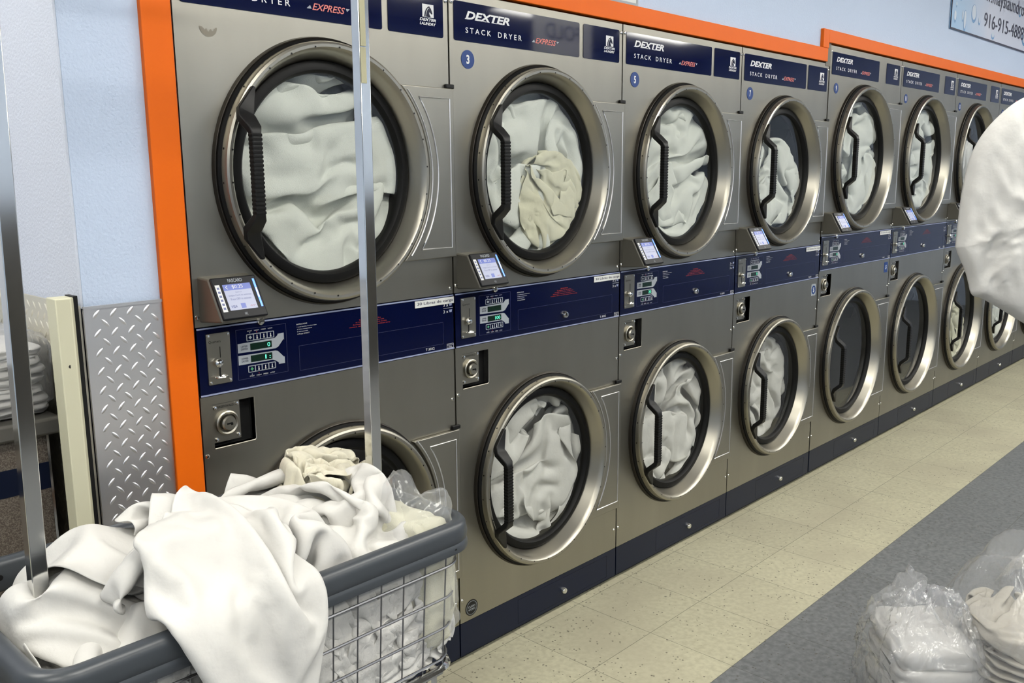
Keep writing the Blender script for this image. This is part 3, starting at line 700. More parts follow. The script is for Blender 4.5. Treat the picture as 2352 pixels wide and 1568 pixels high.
def make_dryer(W_, H, b0, b1, s, zu, zl, hu, hl, hdr, digits, knob):
    t = empty('stack_dryer')
    g0, g1 = .003, W_ - .003
    cxd = .384 if s < 1.05 else .412
    R_ = .308 * s
    DEP = 0.85
    # cabinet: side, top and back sheets
    cb = MB().box(g0, .018, FLOOR + .02, g0 + .004, DEP, H - .002).box(g1 - .004, .018, FLOOR + .02, g1, DEP, H - .002).box(g0, .018, H - .006, g1, DEP, H - .002).box(g0, DEP - .004, 0, g1, DEP, H).box(g0 + .01, .018, b0 - .004, g1 - .01, DEP - .02, b0)
    cb.build('cabinet', 'dark_mach', t)
    up = MB().hole_plate(g0, b1 + .0015, g1, H, cxd, zu, R_ - .01, 0.0, 0.018).build('upper_front_panel', 'steel', t)
    zr0, zr1 = (b0 - .128, b0 - .022)
    lx0, lx1 = .031, .140
    lo = MB().hole_plate(g0, .1095, g1, zr0, cxd, zl, R_ - .01, 0.0, 0.018)
    lo.box(g0, 0, zr0, lx0, .018, b0 - .0015).box(lx1, 0, zr0, g1, .018, b0 - .0015).box(lx0, 0, zr1, lx1, .018, b0 - .0015)
    lo = lo.build('lower_front_panel', 'steel', t)
    lock_recess(t, lx0, zr0, lx1, zr1)
    for nm, z, (h0, h1) in (('upper', zu, hu), ('lower', zl, hl)):
        add_door(t, cxd, z, s, W_ - .002 + .004, h0, h1)
        dr = MB().lathe_y([(R_ - .012, .02), (R_ + .01, .09), (R_ + .01, .60), (.0005, .61)], cxd, z, 48)
        for a in (0.6, 0.6 + 2 * PI / 3, 0.6 + 4 * PI / 3):
            c, d_ = math.cos(a), math.sin(a)
            r1, r2 = R_ + .008, R_ - .06
            dr.add([(cxd + c * r1 - d_ * .02, .10, z + d_ * r1 + c * .02), (cxd + c * r2, .10, z + d_ * r2), (cxd + c * r1 + d_ * .02, .10, z + d_ * r1 - c * .02), (cxd + c * r1 - d_ * .02, .60, z + d_ * r1 + c * .02), (cxd + c * r2, .60, z + d_ * r2), (cxd + c * r1 + d_ * .02, .60, z + d_ * r1 - c * .02)], [(0, 1, 4, 3), (1, 2, 5, 4), (0, 2, 1)])
        dr.build('drum', 'drum', t)
    header(t, *hdr)
    control_band(t, b0, b1, W_, digits, knob)
    card_reader(t, b1 - 1.14)
    kp = MB().box(g0, 0.0, 0.0, g1, .018, .108).build('kick_panel', 'navy_dark', t)
    kl = MB().lathe_y([(.0115, 0), (.0115, -.007), (.009, -.011), (.0002, -.0115)], W_ * .62, .047, 20).build('kick_lock', 'chrome', kp)
    MB().frame(W_ * .33, .010, W_ * .93, .094, .001, -.0004, 0).build('access_line', 'navy', kp)
    screws(t, [(.010, b1 + .024), (W_ - .012, b1 + .018), (.011, b0 - .142), (W_ - .012, b0 - .150), (.011, .185), (W_ - .015, .183), (.012, H - .027), (W_ - .009, H - .029)])
    MB().box(g0 + .01, 0.03, FLOOR, g1 - .01, .5, 0.0).build('toe_base', 'void', t)
    return t

def sticker(t, x, z, w_=.147, h_=.019):
    s_ = MB().box(x, -.0046, z, x + w_, -.0042, z + h_).build('load_sticker', 'paper', t)
    text(MB(), '30 Libras de carga', x + .008, z + .004, x + w_ - .004, z + .0145, -.0049, 0, 1, .012).build('sticker_lettering', 'ink', s_, angle=0)
def number(t, n, x, z, r=.0255):
    s_ = MB().disc(x, z, r, -.0012, 40, .0012).build('number_badge', 'blue_badge', t)
    wd = .012 if len(n) == 1 else .024
    text(MB(), n, x - wd / 2, z - .0125, x + wd / 2, z + .0125, -.0016, 0, 1, .03).build('number', 'white', s_, angle=0)

small = dict(W_=.80, H=1.972, b0=.9795, b1=1.140, s=1.0, zu=1.482, zl=.519, hu=(1.248, 1.712), hl=(.270, .738), hdr=(1.845, 1.950, ((.020, .568), (.588, .780))))
big = dict(W_=.8814, H=2.056, b0=1.0096, b1=1.1737, s=1.115, zu=1.545, zl=.535, hu=(1.283, 1.830), hl=(.240, .797), hdr=(1.928, 2.029, ((.022, .573), (.668, .850))))
D1 = make_dryer(digits=('0', '1:'), knob=False, **small); D1.location = (0, 0, 0)
D3 = make_dryer(digits=('', '100'), knob=True, **small)
D9 = make_dryer(digits=('', '8'), knob=True, **big)
km = kid_map()
dry = {1: D1, 3: D3, 9: D9}
X5 = 3.2055
for i, n in enumerate((5, 7)): dry[n] = copy_tree(D3, None, km)
for n in (11, 13, 15, 17): dry[n] = copy_tree(D9, None, km)
for i, n in enumerate((1, 3, 5, 7)): dry[n].location = (.8 * i, 0, 0)
for i, n in enumerate((9, 11, 13, 15, 17)): dry[n].location = (X5 + .8814 * i, 0, 0)
lab = {1: 'nearest stainless stack dryer, beside the orange trim, its upper number missing', 3: 'stainless stack dryer with blue number 3 badge and white load sticker',
       5: 'stainless stack dryer with blue number 5 badge, no load sticker', 7: 'stainless stack dryer with blue number 7 badge, just before the trim steps up',
       9: 'taller stainless stack dryer number 9, just after the orange trim steps up', 11: 'stainless stack dryer number 11, two beyond the step in the trim',
       13: 'stainless stack dryer number 13, upper door half behind the hanging sheet', 15: 'stainless stack dryer number 15, mostly hidden behind the hanging sheet', 17: 'farthest stainless stack dryer at the right end, hidden by the hanging sheet'}
def root_of(o):
    while o.parent: o = o.parent
    return o
for o in list(bpy.data.objects):      # number 5 and 7 show other minutes left
    if o.name.startswith('digits') and o.type == 'MESH':
        for n, dg in ((5, '20'), (7, '5')):
            if root_of(o) == dry[n]:
                q = text(MB(), dg, .190 - .0075 * len(dg), 1.0455, .190, 1.0555, -.0036).build('digits', 'led', None, angle=0)
                o.data = q.data; bpy.data.objects.remove(q)
for n, o in dry.items(): tag(o, lab[n], 'dryer', 'stack dryers in the row')
for n in (3, 5, 7): number(dry[n], str(n), .072, 1.797)
for n in (9, 11, 13, 15, 17): number(dry[n], str(n), .078, 1.868, .024)
for n in (1, 3): sticker(dry[n], .650, 1.1145)
sticker(dry[7], .650, 1.1145); sticker(dry[9], .715, 1.147)
# round blue stickers on two lower doors and a black badge on number 3
for n, x, z in ((7, .755, .925), (9, .835, .965)):
    s_ = MB().rrect(x - .024, z - .028, x + .024, z + .028, .004, -.0008, 0).build('door_sticker', 'grey_print' if n == 7 else 'blue_badge', dry[n])
    MB().disc(x, z, .021, -.0012, 28).build('sticker_disc', 'blue_badge', s_)
    text(MB(), '$', x - .007, z - .013, x + .007, z + .013, -.0016, 0, 1, .02).build('sticker_mark', 'white', s_, angle=0)
s_ = MB().disc(.051, .148, .0265, -.0008, 36, .0008).build('round_label', 'black', D3)
m_ = MB().lathe_y([(.0225, -.0012), (.0212, -.0012)], .051, .148, 36); text(m_, 'CLEAN', .036, .149, .066, .156, -.0012, 0, 1, .02); text(m_, 'WORKS', .036, .139, .066, .146, -.0012, 0, 1, .02)
m_.build('label_print', 'grey_print', s_, angle=0)
# worn glue mark where dryer 1's number badge was
gm = MB(); pts = []
for k in range(17):
    a = PI + PI * k / 16; pts.append((.083 + .021 * math.cos(a), 1.800 + .021 * math.sin(a)))
for k in range(17):
    a = 2 * PI - PI * k / 16; pts.append((.084 + .015 * math.cos(a) + .001 * math.sin(k * 2.1), 1.800 + (.006 + .004 * math.sin(k * 1.7)) * math.sin(a) - .001))
gm.add([(x, -.0006, z) for x, z in pts], [(k, k + 1, 32 - k, 33 - k) for k in range(16)]).build('glue_mark', simple('glue_residue', (.26, .235, .19), .7), D1, angle=0)
# a filler edge of masonry by the step
struct(MB().box(3.158, -.002, 1.96, 3.2055, .05, 2.062), 'trim_6', simple('bare_edge', (.22, .20, .17), .8))

# ------------------------------------------------------------------ laundry: cloth shapes (a small fabric solver drops and presses the sheets)
# ---- fabric solver: position based, sheets stored as one (K, N, N, 3) array
def near_pairs(P, rad, gi, gj, gk):
    c = np.floor(P / rad).astype(np.int64); c -= c.min(0) - 1
    D = c.max(0) + 3; key = (c[:, 0] * D[1] + c[:, 1]) * D[2] + c[:, 2]
    o = np.argsort(key, kind='stable'); ks = key[o]; A = []; B = []; ar = np.arange(len(P))
    ko = key[o]
    for a in (-1, 0, 1):
        for b in (-1, 0, 1):
            if (a, b) < (0, 0): continue
            t = ko + (a * D[1] + b) * D[2]
            l = np.searchsorted(ks, t - 1, 'left') if (a, b) != (0, 0) else ar + 1
            r = np.searchsorted(ks, t + 1, 'right'); n = np.maximum(r - l, 0)
            i = np.repeat(ar, n); st = np.repeat(l - np.concatenate([[0], np.cumsum(n)[:-1]]), n)
            A.append(o[i]); B.append(o[st + np.arange(len(i))])
    i = np.concatenate(A); j = np.concatenate(B)
    m = (gk[i] != gk[j]) | (np.abs(gi[i] - gi[j]) > 1) | (np.abs(gj[i] - gj[j]) > 1)
    i = i[m]; j = j[m]; d = P[i] - P[j]; m = np.einsum('ij,ij->i', d, d) < rad * rad
    return i[m], j[m]
def fabric(P, size, collide, frames, sub=8, start=None, bend=2e-4, damp=.3, every=4):
    K, N = P.shape[:2]; P = P.copy(); V = np.zeros_like(P)
    h = (np.array(size) / (N - 1)).reshape(K, 1, 1); t = .95 * float(h.min()); ds = 1 / 60 / sub
    G = np.meshgrid(np.arange(K), np.arange(N), np.arange(N), indexing='ij'); gk, gi, gj = [g.reshape(-1) for g in G]
    cons = []
    def add(di, dj, fac, comp):
        # split into independent slices
        st = max(di, abs(dj)); ax = 0 if di >= abs(dj) else 1
        for c in range(2 * st) if st > 1 else (0, 1):
            if st == 1: first = slice(c, None, 2)
            else: first = slice(c, None, 2 * st)
            ni = N - di; nj = N - abs(dj)
            i0 = np.arange(N)[:ni]; 
            if ax == 0:
                s = c; A = (slice(None), slice(s, ni, 2 * st)); B = (slice(None), slice(s + di, ni + di, 2 * st))
                if dj >= 0: A += (slice(0, nj),); B += (slice(dj, N),)
                else: A += (slice(-dj, N),); B += (slice(0, nj),)
            else:
                A = (slice(None), slice(0, N), slice(c, nj, 2 * st)); B = (slice(None), slice(0, N), slice(c + dj, nj + dj, 2 * st))
            cons.append((A, B, fac * h, comp / ds / ds))
    add(1, 0, 1, 0); add(0, 1, 1, 0); add(1, 1, 2 ** .5, 3e-5); add(1, -1, 2 ** .5, 3e-5); add(2, 0, 2, bend); add(0, 2, 2, bend)
    act = np.ones((K, 1, 1, 1)); st = np.array(start if start is not None else [0] * K).reshape(K, 1, 1, 1); n = 0
    for f in range(frames):
        act = (st <= f)
        for _ in range(sub):
            V[..., 2] -= 9.8 * ds; V *= 1 - damp * ds * 3
            sp = np.sqrt(np.einsum('...i,...i', V, V))[..., None]; V *= np.minimum(1, (.45 * t / ds) / np.maximum(sp, 1e-9))
            O = P.copy(); P = P + V * ds * act
            for A, B, L, cc in cons:
                a = P[A]; b = P[B]; d = a - b; l = np.sqrt(np.einsum('...i,...i', d, d)) + 1e-9
                d *= ((l - L) / l / (2 + cc))[..., None]; a -= d; b += d
            F = P.reshape(-1, 3)
            if n % every == 0: pi, pj = near_pairs(F, 1.7 * t, gi, gj, gk)
            n += 1
            if len(pi):
                d = F[pi] - F[pj]; l = np.sqrt(np.einsum('ij,ij->i', d, d)) + 1e-9; m = l < t
                i = pi[m]; j = pj[m]; d = d[m]; l = l[m]; FO = O.reshape(-1, 3)
                k = .5 * ((t - l) / l)[:, None] * d - .25 * ((F[i] - FO[i]) - (F[j] - FO[j]))
                D = np.stack([np.bincount(i, k[:, x], len(F)) - np.bincount(j, k[:, x], len(F)) for x in range(3)], 1)
                cnt = 1 + .35 * (np.bincount(i, minlength=len(F)) + np.bincount(j, minlength=len(F)))
                F = F + D / cnt[:, None]
            P = np.where(act, F.reshape(P.shape), O)
            Q, ct = collide(P, t, f); d = Q - O; d[ct] *= .7; P = np.where(act, O + d, O); V = (P - O) / ds
    return P
def crumple(rng, N, S, c, z0, spread, lift, ax=1.3, ay=.75):
    g = np.linspace(-S / 2, S / 2, N); X, Y = np.meshgrid(g, g, indexing='ij')
    pk = rng.uniform(-.25, .25, 2) * S; dx = X - pk[0]; dy = Y - pk[1]; d = np.hypot(dx, dy); a = np.arctan2(dy, dx)
    k = rng.integers(3, 6); ph = rng.uniform(0, 6.28); rot = rng.uniform(0, 6.28)
    rr = d * (spread + spread * .5 * np.sin(k * a + ph)); z = d * lift; z = z.max() - z
    return np.stack([c[0] + rr * np.cos(a + rot) * ax, c[1] + rr * np.sin(a + rot) * ay, z0 + z], -1) + rng.standard_normal((N, N, 3)) * .0005
# ---- drum loads: sheets crumpled in a cylinder and pressed flat against the door glass
def drum_loads(seeds, N=50, S=1.45, R=.28, press_height=.155, frames=120, sub=7):
    cx = np.arange(len(seeds)) * 1.0
    P = np.stack([crumple(np.random.default_rng(s), N, S, (cx[k], 0), .1, .33, .75, 1, 1) for k, s in enumerate(seeds)])
    c = cx.reshape(-1, 1, 1)
    def col(P, t, f):
        P = P.copy(); x = P[..., 0] - c; y = P[..., 1]; r = np.hypot(x, y); m = r > R; s = np.where(m, R / np.maximum(r, 1e-9), 1)
        P[..., 0] = c + x * s; P[..., 1] = y * s; fl = P[..., 2] < 0; P[..., 2] = np.maximum(P[..., 2], 0)
        top = max(press_height, 1.2 - .02 * f); P[..., 2] = np.minimum(P[..., 2], top)
        return P, m | fl
    Q = fabric(P, [S] * len(seeds), col, frames, sub)
    Q[..., 0] -= c; return Q
X0_, X1_, Y0_, Y1_, RZ_ = -.59, .21, -.655, -.185, .8
def cart_heap(seed=6, N=46, frames=150, sub=7):
    rng = np.random.default_rng(seed); S = [.9, .9, .85, .9, .85, .8, .8]
    C = [(-.4, -.42, .75, .3, .7), (-.02, -.45, .8, .3, .7), (-.2, -.34, 1.3, .3, .7), (-.42, -.42, 1.4, .3, .6), (.02, -.33, 1.4, .22, .7), (-.27, -.58, 1.9, .26, .6), (-.22, -.50, 1.5, .46, .42)]
    P = np.stack([crumple(rng, N, S[i], c[:2], *c[2:]) for i, c in enumerate(C)])
    start = [0, 0, 18, 35, 40, 60, 88]; top = (np.arange(7) == 6).reshape(7, 1, 1)
    def mound(x, y):
        m = .565 + 0 * x
        for cx, cy, sx, sy, h in ((-.25, -.34, .2, .13, .14), (.03, -.28, .12, .1, .12), (-.45, -.42, .1, .13, .08)): m = m + h * np.exp(-((x - cx) / sx) ** 2 - ((y - cy) / sy) ** 2)
        return m - .03 * np.clip((x - .05) / .1, 0, 1)
    def col(P, t, f):
        P = P.copy(); x, y, z = P[..., 0], P[..., 1], P[..., 2]
        ins = (x > X0_) & (x < X1_) & (y > Y0_) & (y < Y1_); m = mound(x, y); ct = ins & (z < m); P[..., 2] = np.where(ct, m, z)
        w = .03; z = P[..., 2]; ex = np.clip((z - RZ_) * .25, 0, .2)
        P[..., 0] = np.clip(P[..., 0], X0_ + w + ex * .6, .10 + w)
        P[..., 1] = np.minimum(P[..., 1], Y1_ - w - ex * .5)
        gap = top & (P[..., 0] > -.40) & (P[..., 0] < -.17)
        P[..., 1] = np.where(gap, P[..., 1], np.maximum(P[..., 1], Y0_ + w + ex * .8))
        w = .036; q = P[..., 1] - Y0_; b = gap & (z < RZ_ - .012) & (np.abs(q) < w)
        P[..., 1] = np.where(b, Y0_ + np.where(q >= 0, w, -w), P[..., 1])
        q = P[..., 1] - Y0_; dz = z - RZ_ + .012; r = np.hypot(q, dz); b2 = gap & (dz >= 0) & (r < w); s = w / np.maximum(r, 1e-6)
        P[..., 1] = np.where(b2, Y0_ + q * s, P[..., 1]); P[..., 2] = np.where(b2, RZ_ - .012 + dz * s, P[..., 2])
        P[..., 1] = np.maximum(P[..., 1], Y0_ - .075)
        # the overhanging corner stays short
        P[..., 2] = np.where((P[..., 1] < Y0_ - .02), np.maximum(P[..., 2], .70), P[..., 2])
        return P, ct | b | b2
    return fabric(P, S, col, frames, sub, start)
def rim_drape(heap, seed=3, N=38, S=.50, frames=110, sub=8):
    gx = np.arange(-.7, .32, .01); gy = np.arange(-.75, -.1, .01); H = np.full((len(gx), len(gy)), .3); A = heap.reshape(-1, 3)
    for dx in (-1, 0, 1):
        for dy in (-1, 0, 1):
            i = np.clip(((A[:, 0] - gx[0]) / .01).round().astype(int) + dx, 0, len(gx) - 1); j = np.clip(((A[:, 1] - gy[0]) / .01).round().astype(int) + dy, 0, len(gy) - 1)
            np.maximum.at(H, (i, j), A[:, 2])
    H[:, gy < Y0_ + .01] = .3
    def col(P, t, f):
        P = P.copy(); i = np.clip(((P[..., 0] - gx[0]) / .01).round().astype(int), 0, len(gx) - 1); j = np.clip(((P[..., 1] - gy[0]) / .01).round().astype(int), 0, len(gy) - 1)
        h = H[i, j] + .008; ct = P[..., 2] < h; up = ct & (P[..., 2] > h - .15); P[..., 2] = np.where(up, h, P[..., 2])
        w = .036; q = P[..., 1] - Y0_; b = (P[..., 2] < RZ_ - .012) & (np.abs(q) < w); P[..., 1] = np.where(b, Y0_ + np.where(q >= 0, w, -w), P[..., 1])
        q = P[..., 1] - Y0_; dz = P[..., 2] - RZ_ + .012; r = np.hypot(q, dz); b2 = (dz >= 0) & (r < w); s = w / np.maximum(r, 1e-6)
        P[..., 1] = np.where(b2, Y0_ + q * s, P[..., 1]); P[..., 2] = np.where(b2, RZ_ - .012 + dz * s, P[..., 2])
        P[..., 0] = np.clip(P[..., 0], -.43, -.15); P[..., 1] = np.maximum(P[..., 1], Y0_ - .075)
        return P, ct | b | b2
    P = crumple(np.random.default_rng(seed), N, S, (-.29, -.53), .95, .36, .55)[None]
    return fabric(P, [S], col, frames, sub)
heap = cart_heap(17)
CL = list(heap) + list(rim_drape(heap, 4)) + list(drum_loads([2, 3, 4, 11, 13]))
_mesh = {}
def cloth_mesh(i, mat, thick=0.0):
    if (i, mat) in _mesh: return _mesh[(i, mat)]
    Q = CL[i]; n = Q.shape[0]
    me = bpy.data.meshes.new('cloth'); me.from_pydata(Q.reshape(-1, 3).tolist(), [], [(a * n + b, (a + 1) * n + b, (a + 1) * n + b + 1, a * n + b + 1) for a in range(n - 1) for b in range(n - 1)])
    me.shade_smooth(); me.materials.append(M[mat]); _mesh[(i, mat)] = me; return me
def cloth(name, i, mat, label, cat, group, loc=(0, 0, 0), rot=(0, 0, 0), scl=(1, 1, 1), sub=2):
    o = bpy.data.objects.new(name, cloth_mesh(i, mat)); COL.objects.link(o); o.location = loc; o.rotation_euler = rot; o.scale = scl
    s_ = o.modifiers.new('sub', 'SUBSURF'); s_.levels = 1; s_.render_levels = sub
    k = o.modifiers.new('solid', 'SOLIDIFY'); k.thickness = .0016; k.offset = 0
    return tag(o, label, cat, group)

# loads behind the dryer doors: a crumpled heap turned to face the glass
def load(n, door, i, mat, ang, s, dx, dz, label, depth=1.0, y=.022, name='towel_load'):
    p = small if n < 9 else big
    cx = .384 if n < 9 else .412; z = p['zu'] if door == 'u' else p['zl']
    X = dry[n].location.x + cx + dx; H_ = float(CL[i][..., 2].max()) * s * depth
    o = cloth(name, i, mat, label, 'laundry', 'loads inside the dryers', (X, y + H_, z + dz), (0, 0, 0), (s, s, s * depth), 2 if n < 7 else 1)
    o.rotation_mode = 'QUATERNION'
    o.rotation_quaternion = (Matrix.Rotation(PI / 2, 3, 'X') @ Matrix.Rotation(ang, 3, 'Z')).to_quaternion()
    return o
load(1, 'u', 11, 'towel', 2.2, 1.0, 0, 0, 'white towels tumbling in the upper drum of the nearest dryer')
load(1, 'l', 9, 'towel', .4, .62, .05, -.14, 'dim washing lying in the bottom of the nearest lower drum', .7, .14)
load(3, 'u', 8, 'towel', 3.6, 1.0, 0, 0, 'white towels filling the upper drum of dryer number 3')
load(3, 'u', 12, 'cream_towel', 1.0, .58, .075, -.09, 'cream towel low at the right in upper drum number 3', .5, .0155)
load(3, 'l', 9, 'sheet', 2.6, 1.0, 0, 0, 'white linens packed into the lower drum below number 3')
load(5, 'u', 12, 'towel', 5.1, 1.0, 0, 0, 'white towels filling the upper drum of dryer number 5')
load(5, 'l', 10, 'sheet', 1.2, 1.0, 0, 0, 'white linens filling the lower drum below number 5')
load(7, 'u', 9, 'towel', 0.9, .80, 0, -.075, 'ball of white towels in the lower half of drum number 7')
load(7, 'l', 11, 'sheet', 4.4, .90, .0, -.025, 'greyish white linens in the lower drum below number 7', 1.0, .05)
load(9, 'u', 10, 'towel', 2.9, 1.11, 0, 0, 'white towels filling the upper drum of dryer number 9')
load(11, 'u', 8, 'towel', 1.7, 1.11, 0, 0, 'white towels filling the upper drum of dryer number 11')
load(13, 'u', 11, 'sheet', .5, .90, 0, -.12, 'white linens low in the upper drum of dryer number 13')
load(13, 'l', 12, 'cream_towel', .8, .78, -.02, -.12, 'yellowish towels heaped in the lower drum below number 13')
load(15, 'l', 9, 'towel', 3.3, 1.07, 0, 0, 'white washing in the lower drum below number 15')

# ------------------------------------------------------------------ the laundry cart
X0, X1, Y0, Y1, RZ = -.612, .232, -.678, -.162, .800
def rpath(x0, y0, x1, y1, r, k=8):
    pts = []
    for cx, cy, a in ((x1 - r, y0 + r, -PI / 2), (x1 - r, y1 - r, 0), (x0 + r, y1 - r, PI / 2), (x0 + r, y0 + r, PI)):
        for i in range(k + 1): pts.append((cx + r * math.cos(a + PI / 2 * i / k), cy + r * math.sin(a + PI / 2 * i / k)))
    return pts
cart = empty('laundry_cart', (-.19, -.42, FLOOR)); tag(cart, 'chrome wire laundry cart with grey rubber rim heaped with white sheets', 'laundry cart')
def cpart(mb, name, mat, parent=cart, **k):
    mb.v = [(x + .19, y + .42, z - FLOOR) for x, y, z in mb.v]; return mb.build(name, mat, parent, **k)
# bumper: profile swept round the rim (offset inward, height)
prof = [(.000, .790), (.0015, .797), (.007, .8035), (.015, .8065), (.024, .8055), (.031, .801), (.034, .794), (.034, .752), (.030, .747), (.027, .752), (.025, .760), (.006, .757), (.004, .7495), (-.002, .748), (-.003, .755), (-.001, .762), (.001, .766), (-.001, .770), (-.002, .780)]
rings = [rpath(X0 + o_, Y0 + o_, X1 - o_, Y1 - o_, .072 - o_) for o_, _ in prof]
L = len(rings[0]); nb = MB(); K = len(prof)
nb.add([(rings[k][i][0], rings[k][i][1], prof[k][1]) for k in range(K) for i in range(L)], [(k * L + i, k * L + (i + 1) % L, ((k + 1) % K) * L + (i + 1) % L, ((k + 1) % K) * L + i) for k in range(K) for i in range(L)])
cpart(nb, 'bumper_rim', 'grey_rim', angle=50)
m_ = MB()
for x in (-.50, -.33, -.16, .01, .16): m_.disc(x, .775, .0055, Y1 - .0345, 12)
for x in (.16,): m_.disc(x, .757, .003, Y0 - .0025, 10)
cpart(m_, 'rim_bolts', 'black', angle=0)
ZB = .500
def lev(z):   # wall taper with height
    k = (RZ - z) / (RZ - ZB); return k
def basket_ring(z):
    k = lev(z); return rpath(X0 + .016 + .028 * k, Y0 + .012 + .022 * k, X1 - .016 - .028 * k, Y1 - .012 - .022 * k, .055)
for z in (.718, .652, .586, .518): cpart(MB().tube([(x, y, z) for x, y in basket_ring(z)], .0026, 6, closed=True), 'wire_hoop', 'wire')
def upright(side):
    mb = MB()
    def pt(u, z):
        k = lev(z); i_ = .0155 + .022 * k if side in 'fb' else .0195 + .028 * k
        return {'f': (u, Y0 + i_, z), 'b': (u, Y1 - i_, z), 'l': (X0 + i_, u, z), 'r': (X1 - i_, u, z)}[side]
    if side in 'fb': us = [X0 + .07 + .0535 * k for k in range(14)]
    else: us = [Y0 + .065 + .0545 * k for k in range(8)]
    for u in us: mb.tube([pt(u, .76), pt(u, ZB)], .0016, 6)
    return mb
for s_, nm in (('f', 'front'), ('b', 'back'), ('l', 'left'), ('r', 'right')): cpart(upright(s_), 'wire_uprights', 'wire')
fl = MB()
for k in range(15):
    x = X0 + .06 + .052 * k; fl.tube([(x, Y0 + .04, ZB), (x, Y1 - .04, ZB)], .0019, 6)
for k in range(8):
    y = Y0 + .06 + .056 * k; fl.tube([(X0 + .05, y, ZB - .002), (X1 - .05, y, ZB - .002)], .0019, 6)
cpart(fl, 'wire_floor', 'wire')
cpart(MB().tube([(x, y, ZB - .006) for x, y in rpath(X0 + .045, Y0 + .036, X1 - .045, Y1 - .036, .045)], .009, 8, closed=True), 'base_frame', 'chrome')
cpart(MB().tube([(x, y, .17) for x, y in rpath(X0 + .06, Y0 + .05, X1 - .06, Y1 - .05, .05)], .010, 8, closed=True), 'lower_frame', 'chrome')
for sx in (X0 + .085, X1 - .085):
    for sy in (Y0 + .065, Y1 - .065):
        lg = cpart(MB().tube([(sx, sy, ZB - .01), (sx, sy, .12)], .011, 8), 'leg', 'chrome')
        c_ = MB().box(sx - .02, sy - .018, .085, sx + .02, sy + .018, .12); cw = cpart(c_, 'caster_fork', 'dark_chrome', lg)
        w_ = MB(); w_.lathe_y([(.0005, -.012), (.048, -.012), (.05, -.008), (.05, .008), (.048, .012), (.0005, .012)], sx, .031, 24, y=sy); cpart(w_, 'caster_wheel', 'caster', lg)
# garment rack: two square uprights and a top rail
for pts in (((-.514, -.42, ZB), (-.490, -.42, 1.93)), ((.165, -.42, ZB), (.1755, -.42, 1.93))):
    cpart(MB().tube(pts, (.0125, .0125), 4, sq=True, up=(0.0, 1, 0)), 'rack_post', 'chrome', bevel=.0015)
cpart(MB().tube([(-.52, -.42, 1.935), (.20, -.42, 1.935)], .0125, 10), 'rack_rail', 'chrome')
# label strip on the right post
lb = cpart(MB().box(.1620, -.4350, 1.655, .1745, -.4337, 1.7225).box(.1630, -.4350, 1.725, .1755, -.4337, 1.82), 'warning_label', simple('worn_label', (.42, .40, .26), .6, mott=.3))

# ------------------------------------------------------------------ sheets heaped in the cart
names = ['sliver of white sheet low in the near left corner of the cart', 'white sheet buried deep in the right half of the cart heap', 'white sheet buried under the draped middle sheet in the cart', 'white sheet bulging out at the left end of the cart heap', 'cream sheet glimpsed through the right front wires of the cart', 'white sheet along the back of the cart heap, beside the far garment post']
for i in range(6):
    cloth('bed_sheet', i, 'sheet' if i not in (4,) else 'cream_sheet', names[i], 'sheet', 'sheets heaped in the cart')
cloth('bed_sheet', 6, 'sheet', 'large white sheet draped over the middle top of the cart heap', 'sheet', 'sheets heaped in the cart')
cloth('bed_sheet', 7, 'sheet', 'rumpled white cloth with its edge lying over the front rim of the cart', 'sheet', 'sheets heaped in the cart')
cloth('pillow_case', 9, 'cream_sheet', 'ball of cream cloth by the far garment post, topmost at the back', 'sheet', 'sheets heaped in the cart', (.085, -.325, .745), (0.2, -.1, 1.2), (.37, .36, .90))
# cloths packed in the lower basket, seen through the wires
lowl = ['crumpled cloth behind the front wires, leftmost in the lower cart', 'crumpled cloth behind the front wires, second from the left', 'crumpled cloth behind the front wires below the overhanging corner', 'crumpled cloth behind the middle of the front wires', 'crumpled cloth behind the front wires, left of the plastic bag', 'crumpled cloth at the bottom right corner of the cart wires']
for k, (x, i, a, s_, z) in enumerate(((-.50, 9, .5, .50, .63), (-.35, 8, 2.2, .48, .62), (-.215, 10, 4.0, .50, .63), (-.085, 11, 1.0, .48, .63), (.035, 12, 5.2, .46, .62), (.115, 8, 3.1, .30, .585))):
    H_ = float(CL[i][..., 2].max()) * .34
    o = cloth('bed_linen', i, 'sheet', lowl[k], 'sheet', 'cloths packed behind the cart wires', (x, -.642 + .005 + H_, z), (0, 0, 0), (s_, s_, .34))
    o.rotation_mode = 'QUATERNION'; o.rotation_quaternion = (Matrix.Rotation(PI / 2, 3, 'X') @ Matrix.Rotation(a, 3, 'Z')).to_quaternion()

